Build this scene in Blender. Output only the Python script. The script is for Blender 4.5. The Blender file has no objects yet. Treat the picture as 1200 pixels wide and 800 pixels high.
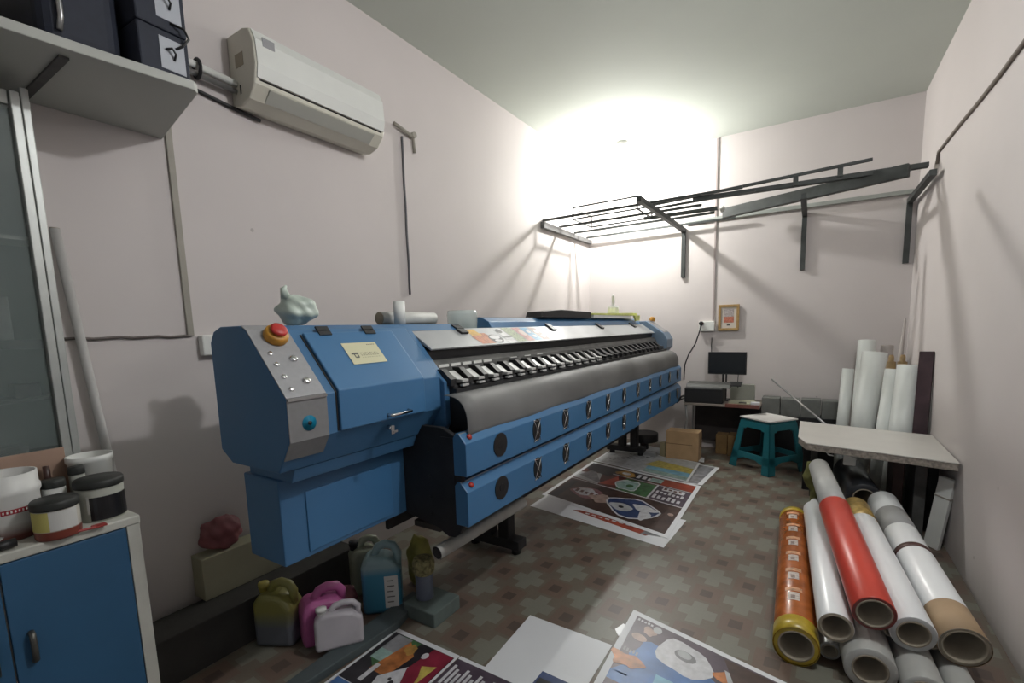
import bpy, bmesh, math, random
from mathutils import Vector, Matrix
random.seed(7)
SC = bpy.context.scene
COL = SC.collection
PI = math.pi

# ------------------------------------------------------------------ camera
F, CX, CY, ZC = 550.0, 600.0, 455.0, 1.45
YAW, PIT, ROL = math.radians(-32.6), math.radians(7.2), math.radians(1.6)
fw = Vector((math.sin(YAW)*math.cos(PIT), math.cos(YAW)*math.cos(PIT), -math.sin(PIT)))
rt = Vector((math.cos(YAW), -math.sin(YAW), 0))
dn = fw.cross(rt)
rt, dn = math.cos(ROL)*rt + math.sin(ROL)*dn, -math.sin(ROL)*rt + math.cos(ROL)*dn
cam_data = bpy.data.cameras.new('camera')
cam_data.sensor_fit = 'HORIZONTAL'; cam_data.sensor_width = 36
cam_data.lens = F/1200*36
cam_data.shift_y = (CY-400)/1200
cam_data.clip_start = 0.05
cam = bpy.data.objects.new('camera', cam_data); COL.objects.link(cam)
M3 = Matrix((rt, -dn, -fw)).transposed().to_4x4()
M3.translation = Vector((0, 0, ZC))
cam.matrix_world = M3
SC.camera = cam

# ------------------------------------------------------------------ light, world, exposure
SC.view_settings.view_transform = 'Standard'; SC.view_settings.look = 'None'
SC.view_settings.gamma = 1; SC.view_settings.use_curve_mapping = False
SC.view_settings.exposure = 0.0
world = bpy.data.worlds.new('world'); SC.world = world; world.use_nodes = True
world.node_tree.nodes['Background'].inputs[0].default_value = (0.80, 0.90, 1.0, 1)
world.node_tree.nodes['Background'].inputs[1].default_value = 0.4
def lamp(name, kind, loc, power, color, rot=None, size=.1, size_y=None):
    d = bpy.data.lights.new(name, kind); d.energy = power; d.color = color
    if kind == 'AREA':
        d.shape = 'RECTANGLE'; d.size = size; d.size_y = size_y or size
    else: d.shadow_soft_size = size
    o = bpy.data.objects.new(name, d); COL.objects.link(o); o.location = loc
    if rot: o.rotation_euler = rot
    return o
lamp('bulb_light', 'POINT', (-1.86, 5.30, 3.02), 128, (1.0, 1.0, .96), size=.035)
lamp('front_bulb_light', 'POINT', (.36, 1.78, 3.02), 88, (.97, .985, 1.0), size=.05)   # second bulb, above the frame

# ------------------------------------------------------------------ materials
MATS = {}
def mat(name, col, rough=.6, metal=0., var=.0, scale=8., bump=0., trans=0., emit=None, es=0., alpha=1., coat=0.):
    if name in MATS: return MATS[name]
    m = bpy.data.materials.new(name); m.use_nodes = True; nt = m.node_tree
    b = nt.nodes['Principled BSDF']
    b.inputs['Roughness'].default_value = rough; b.inputs['Metallic'].default_value = metal
    b.inputs['Base Color'].default_value = (*col, 1)
    b.inputs['Transmission Weight'].default_value = trans
    b.inputs['Alpha'].default_value = alpha
    b.inputs['Coat Weight'].default_value = coat
    if emit: b.inputs['Emission Color'].default_value = (*emit, 1); b.inputs['Emission Strength'].default_value = es
    tc = nt.nodes.new('ShaderNodeTexCoord')
    n = nt.nodes.new('ShaderNodeTexNoise'); n.inputs['Scale'].default_value = scale; n.inputs['Detail'].default_value = 4
    nt.links.new(tc.outputs['Object'], n.inputs['Vector'])
    if var:
        r = nt.nodes.new('ShaderNodeValToRGB')
        r.color_ramp.elements[0].position = .3; r.color_ramp.elements[1].position = .7
        r.color_ramp.elements[0].color = (*[c*(1-var) for c in col], 1)
        r.color_ramp.elements[1].color = (*[min(1, c*(1+var)) for c in col], 1)
        nt.links.new(n.outputs['Fac'], r.inputs['Fac']); nt.links.new(r.outputs[0], b.inputs['Base Color'])
    if bump:
        bp = nt.nodes.new('ShaderNodeBump'); bp.inputs['Strength'].default_value = bump; bp.inputs['Distance'].default_value = .01
        nt.links.new(n.outputs['Fac'], bp.inputs['Height']); nt.links.new(bp.outputs[0], b.inputs['Normal'])
    MATS[name] = m
    return m
def clearmat(name, col, clear=.6, rough=.15):
    if name in MATS: return MATS[name]
    m = bpy.data.materials.new(name); m.use_nodes = True; nt = m.node_tree
    b = nt.nodes['Principled BSDF']; b.inputs['Base Color'].default_value = (*col, 1); b.inputs['Roughness'].default_value = rough
    t = nt.nodes.new('ShaderNodeBsdfTransparent'); mx = nt.nodes.new('ShaderNodeMixShader'); mx.inputs[0].default_value = clear
    nt.links.new(b.outputs[0], mx.inputs[1]); nt.links.new(t.outputs[0], mx.inputs[2])
    nt.links.new(mx.outputs[0], nt.nodes['Material Output'].inputs[0])
    MATS[name] = m; return m
def two_tone(name, c0, c1, axis, at, soft=.01, rough=.4, var=.1):
    """material whose colour changes at a height of the object (liquid level, dyed edge)"""
    m = mat(name, c0, rough); nt = m.node_tree; b = nt.nodes['Principled BSDF']
    tc = nt.nodes.new('ShaderNodeTexCoord'); s = nt.nodes.new('ShaderNodeSeparateXYZ')
    nt.links.new(tc.outputs['Object'], s.inputs[0])
    mr = nt.nodes.new('ShaderNodeMapRange'); mr.inputs[1].default_value = at-soft; mr.inputs[2].default_value = at+soft
    nt.links.new(s.outputs['XYZ'.index(axis)], mr.inputs[0])
    mx = nt.nodes.new('ShaderNodeMix'); mx.data_type = 'RGBA'
    nt.links.new(mr.outputs[0], mx.inputs[0]); mx.inputs[6].default_value = (*c0, 1); mx.inputs[7].default_value = (*c1, 1)
    nt.links.new(mx.outputs[2], b.inputs['Base Color']); return m

BLUE = mat('blue_paint', (.048, .140, .275), .42, 0, .05, 3)
BLUE2 = mat('blue_paint_panels', (.048, .150, .300), .38, 0, .05, 3)
CABBLUE = mat('cupboard_blue', (.028, .10, .20), .5, 0, .06, 4)
SILVER = mat('silver_panel', (.30, .30, .31), .5, .2, .04, 60)
LIP = mat('grey_lid_strip', (.33, .34, .35), .45, .25, .05, 6)
BLACK = mat('black_plastic', (.012, .012, .013), .5, 0, .1, 20)
DARK = mat('dark_metal', (.022, .022, .024), .55, .3, .25, 10)
DGREY = mat('dark_grey_beam', (.07, .07, .068), .6, .2, .25, 14)
STEEL = mat('steel', (.42, .42, .42), .35, .8, .1, 12)
RACK = mat('painted_angle_iron', (.045, .05, .048), .55, .2, .25, 10)
CHROME = mat('chrome', (.75, .75, .76), .15, 1)
WHITEP = mat('white_plastic', (.68, .69, .66), .45, 0, .04, 6)
OFFW = mat('cream_plastic', (.60, .58, .50), .45, 0, .06, 5)
VINYL = mat('white_vinyl', (.74, .75, .76), .28, 0, .03, 4)
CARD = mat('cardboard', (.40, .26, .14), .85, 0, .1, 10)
CORE = mat('cardboard_core', (.30, .26, .20), .8, 0, .15, 12)
PAPER = mat('paper', (.62, .63, .65), .45, 0, .03, 3)
MEDIA = mat('grey_media', (.13, .13, .128), .6, 0, .35, 1.3)
LENS = clearmat('showcase_glass', (.26, .32, .31), .68, .08)

# ------------------------------------------------------------------ mesh helpers
class MB:
    def __init__(s): s.bm = bmesh.new(); s.mats = []
    def mi(s, m):
        if m not in s.mats: s.mats.append(m)
        return s.mats.index(m)
    def face(s, pts, m):
        f = s.bm.faces.new([s.bm.verts.new(p) for p in pts]); f.material_index = s.mi(m); return f
    def box(s, x0, x1, y0, y1, z0, z1, m, M=None):
        c = [Vector(p) for p in ((x0,y0,z0),(x1,y0,z0),(x1,y1,z0),(x0,y1,z0),(x0,y0,z1),(x1,y0,z1),(x1,y1,z1),(x0,y1,z1))]
        if M: c = [M @ p for p in c]
        v = [s.bm.verts.new(p) for p in c]
        for q in ((0,3,2,1),(4,5,6,7),(0,1,5,4),(1,2,6,5),(2,3,7,6),(3,0,4,7)):
            f = s.bm.faces.new([v[i] for i in q]); f.material_index = s.mi(m)
        return s
    def prism(s, pts, ax, a0, a1, m, mcap=None):
        """pts 2-D in the two other axes (in xyz order), swept along ax"""
        def P(p, a):
            return {'x': (a, p[0], p[1]), 'y': (p[0], a, p[1]), 'z': (p[0], p[1], a)}[ax]
        v0 = [s.bm.verts.new(P(p, a0)) for p in pts]; v1 = [s.bm.verts.new(P(p, a1)) for p in pts]
        n = len(pts); k = s.mi(m); kc = s.mi(mcap or m)
        f = s.bm.faces.new(v0[::-1]); f.material_index = kc
        f = s.bm.faces.new(v1); f.material_index = kc
        for i in range(n):
            f = s.bm.faces.new((v0[i], v0[(i+1) % n], v1[(i+1) % n], v1[i])); f.material_index = k
        return s
    def _ring(s, c, u, w, r, n): return [s.bm.verts.new(c + r*(math.cos(2*PI*i/n)*u + math.sin(2*PI*i/n)*w)) for i in range(n)]
    def cyl(s, p0, p1, r0, m, r1=None, n=24, caps=True, mcap=None):
        p0, p1 = Vector(p0), Vector(p1); d = (p1-p0).normalized()
        u = d.orthogonal().normalized(); w = d.cross(u); r1 = r0 if r1 is None else r1
        a, b = s._ring(p0, u, w, r0, n), s._ring(p1, u, w, r1, n); k = s.mi(m)
        for i in range(n):
            f = s.bm.faces.new((a[i], a[(i+1) % n], b[(i+1) % n], b[i])); f.material_index = k; f.smooth = True
        if caps:
            kc = s.mi(mcap or m)
            s.bm.faces.new(a[::-1]).material_index = kc; s.bm.faces.new(b).material_index = kc
        return s
    def lathe(s, prof, o, d, m, n=32, ms=None):
        """prof: (radius, height) list along direction d from o"""
        o = Vector(o); d = Vector(d).normalized(); u = d.orthogonal().normalized(); w = d.cross(u)
        rings = []
        for r, h in prof:
            rings.append([s.bm.verts.new(o+d*h)] if r < 1e-6 else s._ring(o+d*h, u, w, r, n))
        for j in range(len(rings)-1):
            a, b = rings[j], rings[j+1]; k = s.mi(ms[j] if ms else m)
            for i in range(n):
                if len(a) == 1 and len(b) == 1: continue
                if len(a) == 1: q = (a[0], b[(i+1) % n], b[i])
                elif len(b) == 1: q = (a[i], a[(i+1) % n], b[0])
                else: q = (a[i], a[(i+1) % n], b[(i+1) % n], b[i])
                f = s.bm.faces.new(q); f.material_index = k; f.smooth = True
        return s
    def tube(s, pts, r, m, n=10):
        pts = [Vector(p) for p in pts]; k = s.mi(m); rings = []
        ref = None
        for i, p in enumerate(pts):
            d = (pts[min(i+1, len(pts)-1)] - pts[max(i-1, 0)]).normalized()
            u = d.orthogonal().normalized() if ref is None else (ref - d*ref.dot(d)).normalized()
            ref = u; rr = r[i] if isinstance(r, (list, tuple)) else r
            rings.append(s._ring(p, u, d.cross(u), rr, n))
        for a, b in zip(rings, rings[1:]):
            for i in range(n):
                f = s.bm.faces.new((a[i], a[(i+1) % n], b[(i+1) % n], b[i])); f.material_index = k; f.smooth = True
        s.bm.faces.new(rings[0][::-1]).material_index = k; s.bm.faces.new(rings[-1]).material_index = k
        return s
    def blob(s, c, rad, m, seed=0, amp=.15, sub=3):
        rnd = random.Random(seed); ph = [rnd.uniform(0, 6) for _ in range(9)]
        r = bmesh.ops.create_icosphere(s.bm, subdivisions=sub, radius=1)
        for v in r['verts']:
            p = v.co.copy()
            a = 1 + amp*(math.sin(3*p.x+ph[0])*math.sin(4*p.y+ph[1]) + .6*math.sin(7*p.z+ph[2]+2*p.x)+.4*math.sin(11*p.y+ph[3]+5*p.z))
            v.co = Vector((c[0]+p.x*rad[0]*a, c[1]+p.y*rad[1]*a, c[2]+p.z*rad[2]*a))
            for f in v.link_faces: f.material_index = s.mi(m); f.smooth = True
        return s
    def build(s, name, parent=None, bevel=0, seg=2, solid=0, sub=0, angle=35):
        me = bpy.data.meshes.new(name)
        org = Vector((0, 0, 0))
        if parent is None and s.bm.verts:
            xs = [v.co for v in s.bm.verts]
            lo = Vector([min(p[i] for p in xs) for i in range(3)]); hi = Vector([max(p[i] for p in xs) for i in range(3)])
            org = Vector(((lo.x+hi.x)/2, (lo.y+hi.y)/2, lo.z))
        elif parent is not None:
            org = Vector(parent.get('_o', (0, 0, 0)))
        for v in s.bm.verts: v.co -= org
        bmesh.ops.recalc_face_normals(s.bm, faces=s.bm.faces[:])
        s.bm.to_mesh(me); s.bm.free()
        for m in s.mats: me.materials.append(m)
        o = bpy.data.objects.new(name, me); COL.objects.link(o)
        if parent is not None: o.parent = parent; o['_o'] = tuple(org)
        else: o.location = org; o['_o'] = tuple(org)
        if solid: md = o.modifiers.new('solid', 'SOLIDIFY'); md.thickness = solid; md.offset = 0
        if bevel:
            md = o.modifiers.new('bevel', 'BEVEL'); md.width = bevel; md.segments = seg; md.limit_method = 'ANGLE'; md.angle_limit = math.radians(angle)
        if sub: md = o.modifiers.new('sub', 'SUBSURF'); md.levels = sub; md.render_levels = sub
        return o
def tag(o, label, cat, group=None, kind=None):
    if label: o['label'] = label
    if cat: o['category'] = cat
    if group: o['group'] = group
    if kind: o['kind'] = kind
    return o
def thing(name, loc, label, cat, group=None):
    o = bpy.data.objects.new(name, None); COL.objects.link(o); o.location = loc; o['_o'] = tuple(loc)
    o.empty_display_size = .1
    return tag(o, label, cat, group)
def struct(o, label=None, cat=None):
    o['kind'] = 'structure'
    if label: o['label'] = label
    if cat: o['category'] = cat
    return o
def ray(px, py): return (px-CX)*rt + (py-CY)*dn + F*fw
def at(px, py, ax, val):
    """point of the real plane ax = val that the photograph shows at this spot"""
    v = ray(px, py); i = 'xyz'.index(ax); c = Vector((0, 0, ZC)); return c + v*((val-c[i])/v[i])

# ------------------------------------------------------------------ room shell
XL, XR, YB, YF, H = -2.48, .77, 5.82, -1.3, 3.46
def wall_mat(name, col):
    m = mat(name, col, .75, 0, 0); nt = m.node_tree; b = nt.nodes['Principled BSDF']
    n = [x for x in nt.nodes if x.type == 'TEX_NOISE'][0]; n.inputs['Scale'].default_value = 1.1; n.inputs['Detail'].default_value = 6
    r = nt.nodes.new('ShaderNodeValToRGB'); r.color_ramp.elements[0].position = .35; r.color_ramp.elements[1].position = .65
    r.color_ramp.elements[0].color = (*[c*.94 for c in col], 1); r.color_ramp.elements[1].color = (*col, 1)
    nt.links.new(n.outputs[0], r.inputs[0])
    # small specks and nail marks
    v = nt.nodes.new('ShaderNodeTexVoronoi'); v.inputs['Scale'].default_value = 2.3
    tc = [x for x in nt.nodes if x.type == 'TEX_COORD'][0]
    nt.links.new(tc.outputs['Object'], v.inputs['Vector'])
    lt = nt.nodes.new('ShaderNodeMath'); lt.operation = 'LESS_THAN'; lt.inputs[1].default_value = .022
    nt.links.new(v.outputs['Distance'], lt.inputs[0])
    mx = nt.nodes.new('ShaderNodeMix'); mx.data_type = 'RGBA'; mx.inputs[7].default_value = (.25, .22, .2, 1)
    ml = nt.nodes.new('ShaderNodeMath'); ml.operation = 'MULTIPLY'; ml.inputs[1].default_value = .5
    nt.links.new(lt.outputs[0], ml.inputs[0]); nt.links.new(ml.outputs[0], mx.inputs[0])
    nt.links.new(r.outputs[0], mx.inputs[6]); nt.links.new(mx.outputs[2], b.inputs['Base Color'])
    bp = nt.nodes.new('ShaderNodeBump'); bp.inputs['Strength'].default_value = .08
    n2 = nt.nodes.new('ShaderNodeTexNoise'); n2.inputs['Scale'].default_value = 60
    nt.links.new(tc.outputs['Object'], n2.inputs['Vector']); nt.links.new(n2.outputs[0], bp.inputs['Height'])
    nt.links.new(bp.outputs[0], b.inputs['Normal'])
    return m
WALL = wall_mat('pink_white_wall', (.585, .540, .528))
CEIL = mat('ceiling_paint', (.475, .505, .46), .85, 0, .02, 2)
def floor_mat():
    m = mat('vinyl_floor', (.2, .2, .2), .42); nt = m.node_tree; b = nt.nodes['Principled BSDF']; L = nt.links.new
    N = nt.nodes.new
    tc = [x for x in nt.nodes if x.type == 'TEX_COORD'][0]
    mp = N('ShaderNodeMapping'); mp.inputs['Rotation'].default_value = (0, 0, math.radians(3)); mp.inputs['Scale'].default_value = (5.6, 5.0, 1); mp.inputs['Location'].default_value = (.15, -.1, 0)
    L(tc.outputs['Object'], mp.inputs[0])
    s = N('ShaderNodeSeparateXYZ'); L(mp.outputs[0], s.inputs[0])
    def math_(op, a, b_=None, c=None):
        n = N('ShaderNodeMath'); n.operation = op
        for i, v in enumerate((a, b_, c)):
            if v is None: continue
            if isinstance(v, (int, float)): n.inputs[i].default_value = v
            else: L(v, n.inputs[i])
        return n.outputs[0]
    X, Y = s.outputs[0], s.outputs[1]
    fx_ = math_('SUBTRACT', math_('FRACT', X), .5); fy_ = math_('SUBTRACT', math_('FRACT', Y), .5)
    dx = math_('ABSOLUTE', fx_); dy = math_('ABSOLUTE', fy_)
    par = math_('MODULO', math_('ABSOLUTE', math_('ADD', math_('FLOOR', X), math_('FLOOR', Y))), 2.0)
    def lt(a, v): return math_('LESS_THAN', a, v)
    even = lt(par, .5); odd = math_('SUBTRACT', 1.0, even)
    plus = math_('MULTIPLY', even, math_('MAXIMUM', lt(dx, .20), lt(dy, .20)))
    mxd = math_('MAXIMUM', dx, dy)
    sq = math_('MULTIPLY', odd, lt(mxd, .17)); ring = math_('MULTIPLY', odd, lt(mxd, .40))
    grain = N('ShaderNodeTexNoise'); grain.inputs['Scale'].default_value = 9; grain.inputs['Detail'].default_value = 8
    mg = N('ShaderNodeMapping'); mg.inputs['Scale'].default_value = (1, 9, 1); mg.inputs['Rotation'].default_value = (0, 0, .78); L(mp.outputs[0], mg.inputs[0]); L(mg.outputs[0], grain.inputs['Vector'])
    def mix(f, c0, c1):
        n = N('ShaderNodeMix'); n.data_type = 'RGBA'; L(f, n.inputs[0])
        for i, c in ((6, c0), (7, c1)):
            if isinstance(c, tuple): n.inputs[i].default_value = (*c, 1)
            else: L(c, n.inputs[i])
        return n.outputs[2]
    base = mix(grain.outputs[0], (.10, .078, .058), (.17, .14, .11))
    pale = mix(grain.outputs[0], (.14, .14, .112), (.22, .22, .18))
    brn = mix(grain.outputs[0], (.11, .065, .048), (.17, .115, .09))
    c = mix(ring, base, brn); c = mix(plus, c, pale); c = mix(sq, c, (.075, .05, .04))
    big = N('ShaderNodeTexNoise'); big.inputs['Scale'].default_value = .8; big.inputs['Detail'].default_value = 3; L(tc.outputs['Object'], big.inputs['Vector'])
    c = mix(math_('MULTIPLY', big.outputs[0], .45), c, (.12, .11, .09))
    L(c, b.inputs['Base Color'])
    return m
def flat(name, pts, m, th):   # slab grown outwards from its inner face
    b = MB(); n = (Vector(pts[1])-Vector(pts[0])).cross(Vector(pts[2])-Vector(pts[0])).normalized()
    v0 = [b.bm.verts.new(p) for p in pts]; v1 = [b.bm.verts.new(Vector(p)-n*th) for p in pts]
    b.mi(m); b.bm.faces.new(v0); b.bm.faces.new(v1[::-1])
    for i in range(4): b.bm.faces.new((v0[i], v1[i], v1[(i+1) % 4], v0[(i+1) % 4]))
    return struct(b.build(name))
flat('floor', [(XL, YF, 0), (XR, YF, 0), (XR, YB, 0), (XL, YB, 0)], floor_mat(), .1)
flat('ceiling', [(XL, YF, H), (XL, YB, H), (XR, YB, H), (XR, YF, H)], CEIL, .1)
flat('wall_left', [(XL, YF, 0), (XL, YB, 0), (XL, YB, H), (XL, YF, H)], WALL, .12)
flat('wall_right', [(XR, YB, 0), (XR, YF, 0), (XR, YF, H), (XR, YB, H)], WALL, .12)
flat('wall_back', [(XL, YB, 0), (XR, YB, 0), (XR, YB, H), (XL, YB, H)], WALL, .12)
b = MB()      # wall behind the viewer, with the doorway the daylight comes through
b.box(XL, -.75, YF-.12, YF, 0, H, WALL); b.box(.55, XR, YF-.12, YF, 0, H, WALL); b.box(-.75, .55, YF-.12, YF, 2.15, H, WALL)
struct(b.build('wall_front'))

# ------------------------------------------------------------------ the wide-format printer
pm = thing('printing_machine', (-1.6, 3.2, 0), 'long blue wide-format printing machine with grey lid strip, along the left wall', 'printing machine')
XB = -1.87
y0, y1, y2 = .87, 1.62, 5.62    # near end, end of near cabinet, far end
prof = [(XB, 1.03), (XB, 1.43), (-1.84, 1.47), (-1.79, 1.487), (-1.665, 1.487), (-1.625, 1.47), (-1.425, 1.245), (-1.425, 1.10), (-1.50, .985), (-1.80, .985)]
MB().prism(prof, 'y', y0, y1, BLUE).build('end_cabinet', pm, .004)
# silver control strip at the near end of the sloping front
def skin(p0s, ya, yb, off, th, m, name, parent, bevel=.001):
    """thin plate that follows a profile"""
    b = MB(); P = [Vector((x, 0, z)) for x, z in p0s]
    outs = []
    for i, p in enumerate(P):
        t = (P[min(i+1, len(P)-1)] - P[max(i-1, 0)]).normalized(); n = Vector((-t.z, 0, t.x))
        if n.x + n.z < 0: n = -n
        outs.append((p+n*off, p+n*(off+th)))
    poly = [(a.x, a.z) for a, _ in outs] + [(c.x, c.z) for _, c in reversed(outs)]
    b.prism(poly, 'y', ya, yb, m); return b.build(name, parent, bevel)
front = [(-1.655, 1.485), (-1.625, 1.47), (-1.425, 1.245)]
def slope(t, y, o=0.):     # point on the sloping front, t 0 (top) .. 1 (bottom); o outwards
    n = Vector((.225, 0, .2)).normalized()
    return Vector((-1.625+.2*t, y, 1.47-.225*t)) + n*o
SN = Vector((.225, 0, .2)).normalized()
cp = skin(front, y0+.001, y0+.15, 0, .004, SILVER, 'control_panel', pm)
skin([(-1.425, 1.238), (-1.425, 1.10), (-1.468, 1.034)], y0+.001, y0+.15, 0, .004, mat('grey_lower_strip', (.22, .22, .225), .5, .2, .04, 50), 'control_panel_lower', pm)
b = MB(); b.box(-1.424, -1.416, y0+.002, y0+.149, 1.236, 1.246, STEEL); b.build('trim_edge', pm)
# emergency stop
o_ = slope(.13, .955)
es = MB(); es.lathe([(.038, 0), (.042, .012), (.040, .028), (.034, .034), (0, .034)], o_, SN, mat('yellow_collar', (.50, .24, .03), .5, 0, .35, 30), 24)
es = es.build('emergency_stop', pm)
b = MB(); b.lathe([(.014, .034), (.014, .038), (.028, .041), (.029, .048), (.022, .053), (0, .054)], o_, SN, mat('red_knob', (.45, .03, .025), .4, 0, .15, 20), 24); tag(b.build('knob', es), 'red mushroom knob', None)
for t, y in ((.37, .905), (.53, .905), (.71, .905), (.89, .905)):
    b = MB(); b.lathe([(.009, 0), (.009, .004), (.007, .006), (0, .006)], slope(t, y, .004), SN, CHROME, 16); b.build('indicator_light', pm)
for t, y in ((.47, .975), (.80, .975)):
    b = MB(); b.lathe([(.014, 0), (.014, .005), (.010, .009), (0, .008)], slope(t, y, .004), SN, CHROME, 18); b.build('push_button', pm)
b = MB(); b.lathe([(.026, 0), (.026, .002), (.007, .002), (.007, .006), (0, .006)], (-1.421, .945, 1.155), (1, 0, 0), BLACK, 28, ms=[mat('blue_dial_ring', (.0, .18, .30), .4)]*2+[BLACK]*2); tag(b.build('dial', pm), 'round cyan dial with a black centre', None)
# seam grooves + front lid
lidp = [(-1.607, 1.45), (-1.425, 1.245), (-1.425, 1.105)]
lid = skin(lidp, 1.065, 1.505, .002, .012, BLUE2, 'front_lid', pm, .004)
skin(lidp, 1.057, 1.063, .0, .003, BLACK, 'seam', lid); 
for yh in (1.155, 1.375):
    b = MB()
    Mh = Matrix.Translation(slope(.075, yh, .014)) @ Matrix.Rotation(math.radians(41.6), 4, 'Y')
    b.box(-.003, .003, -.027, .027, -.003, .003, BLACK, Mh)
    n = Vector((.2, 0, -.225)).normalized()
    for s_ in (-.022, .002):
        a = slope(.075, yh, .013) + n*s_
        q = [a+Vector((0, -.027, 0)), a+Vector((0, .027, 0)), a+Vector((0, .027, 0))+n*.02, a+Vector((0, -.027, 0))+n*.02]
        v0 = [b.bm.verts.new(p) for p in q]; v1 = [b.bm.verts.new(p+SN*.006) for p in q]
        b.bm.faces.new(v0); b.bm.faces.new(v1[::-1])
        for i in range(4): b.bm.faces.new((v0[i], v1[i], v1[(i+1) % 4], v0[(i+1) % 4]))
    b.build('hinge', lid)
# name plate
NPM = mat('cream_plate', (.56, .54, .36), .4)
def slope_rect(b, t0, t1, ya, yb, off, m):
    b.face([slope(t0, ya, off), slope(t0, yb, off), slope(t1, yb, off), slope(t1, ya, off)], m)
b = MB(); slope_rect(b, .30, .66, 1.195, 1.365, .016, NPM)
INK = mat('grey_print', (.10, .10, .09), .6)
slope_rect(b, .47, .50, 1.213, 1.245, .0165, INK); slope_rect(b, .50, .55, 1.222, 1.227, .0165, INK); slope_rect(b, .50, .55, 1.238, 1.243, .0165, INK); slope_rect(b, .54, .56, 1.224, 1.241, .0165, INK)
for i in range(8):
    ya = 1.256+i*.0115; G = mat('faded_print', (.26, .25, .19), .6)
    slope_rect(b, .475, .53, ya, ya+.002, .0165, G); slope_rect(b, .475+.02*(i % 2), .487+.02*(i % 2), ya, ya+.008, .0165, G); slope_rect(b, .515, .525, ya+.001*(i % 3), ya+.008, .0165, G)
    slope_rect(b, .553, .562, ya, ya+.006, .0165, G)
for i in range(6): slope_rect(b, .335, .347, 1.312+i*.007, 1.317+i*.007, .0165, INK)
tag(b.build('nameplate', lid), 'cream nameplate with a dark logo and faint print', None)
b = MB(); b.tube([(-1.411, 1.285, 1.125), (-1.385, 1.287, 1.125), (-1.385, 1.293, 1.125), (-1.385, 1.39, 1.127), (-1.411, 1.395, 1.127)], .0065, CHROME); tag(b.build('handle', lid), 'short chrome bar handle', None)
b = MB(); b.cyl((-1.43, 1.3, 1.07), (-1.405, 1.3, 1.07), .01, CHROME, n=14); b.box(-1.405, -1.403, 1.292, 1.308, 1.045, 1.078, STEEL); b.box(-1.404, -1.40, 1.300, 1.322, 1.05, 1.058, STEEL); tag(b.build('key', pm), 'small key in the lock below the lid', None)
# lower recess cover below lid and hanging ink cabinet
MB().prism([(-1.80, .984), (-1.505, .984), (-1.53, .93), (-1.80, .93)], 'y', .93, 1.62, BLUE).build('under_panel', pm, .003)
lc = MB().box(-1.83, -1.60, .92, 1.60, .60, .93, BLUE).build('ink_cabinet', pm, .005)
MB().box(-1.60, -1.594, 1.02, 1.45, .62, .86, BLUE2).build('door', lc, .002)
# rear side flanges and mid body
body = [(XB, 1.0), (XB, 1.435), (-1.68, 1.435), (-1.62, 1.36), (-1.62, 1.0)]
MB().prism(body, 'y', y1, y2-.3, DARK).build('body_beam', pm)
# near end flange (darker edge of the end cabinet facing the print bed)
MB().prism([(-1.62, 1.46), (-1.42, 1.235), (-1.40, 1.22), (-1.40, 1.02), (-1.44, .96), (-1.70, .96), (-1.70, 1.40)], 'y', y1, y1+.035, BLUE).build('end_flange', pm, .004)
# grey lid strip + blue upper lid, in two lengths
def lidpiece(ya, yb, ztop, name, cutname):
    o = MB().prism([(-1.80, ztop), (-1.70, ztop), (-1.652, 1.462), (-1.80, 1.44)], 'y', ya, yb, BLUE).build(name, pm, .003); return o
MB().prism([(-1.80, 1.487), (-1.665, 1.487), (-1.625, 1.455), (-1.80, 1.44)], 'y', y1, 2.06, BLUE).build('upper_lid', pm, .003)
lu = MB().prism([(-1.86, 1.527), (-1.72, 1.527), (-1.665, 1.50), (-1.645, 1.462), (-1.86, 1.45)], 'y', 2.36, 5.30, BLUE2).build('upper_lid', pm, .003)
MB().box(-1.86, -1.725, 2.36, 5.3, 1.5272, 1.5295, STEEL).build('lid_trim', pm)
ls = MB().prism([(-1.64, 1.463), (-1.50, 1.368), (-1.505, 1.360), (-1.65, 1.44)], 'y', y1+.036, 5.36, LIP).build('lid_strip', pm, .002)
LN = Vector((.095, 0, .14)).normalized(); LT = Vector((.14, 0, -.095))
def strip(t, y, o=0.): return Vector((-1.64, y, 1.463)) + LT*t + LN*o
for yh in (2.02, 3.08, 4.02, 4.95):
    b = MB()
    for t0, t1 in ((-.12, .10), (.12, .34)):
        q = [strip(t0, yh-.03), strip(t0, yh+.03), strip(t1, yh+.04), strip(t1, yh-.02)]
        v0 = [b.bm.verts.new(p) for p in q]; v1 = [b.bm.verts.new(p+LN*.012) for p in q]; b.mi(BLACK)
        b.bm.faces.new(v0); b.bm.faces.new(v1[::-1])
        for i in range(4): b.bm.faces.new((v0[i], v1[i], v1[(i+1) % 4], v0[(i+1) % 4]))
    b.build('hinge', pm)
# printed sticker strip on the grey lid
STK = [mat('sticker_'+n, c, .5, 0, v, s) for n, c, v, s in (('yellow', (.55, .33, .06), .2, 30), ('orange', (.42, .14, .06), .4, 60), ('ink', (.05, .05, .055), .3, 40),
     ('white', (.62, .62, .62), .1, 30), ('green', (.25, .30, .18), .7, 120), ('pink', (.45, .22, .20), .3, 40), ('sky', (.10, .28, .45), .35, 60), ('brown', (.24, .16, .13), .3, 50), ('skin', (.62, .50, .46), .1, 30))]
b = MB()
def sk(t0, t1, ya, yb, m, o=.0008): b.face([strip(t0, ya, o), strip(t0, yb, o), strip(t1, yb+.02, o), strip(t1, ya+.02, o)], m)
def sdisc(t, y, rt_, ry, m, o=.0012): b.face([strip(t+rt_*math.sin(a*PI/8), y+ry*math.cos(a*PI/8), o) for a in range(16)], m)
sk(.10, .52, 2.06, 2.15, STK[0]); sk(.45, .93, 2.06, 2.19, STK[1], .001); sk(.33, .6, 2.16, 2.21, STK[1])
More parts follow.
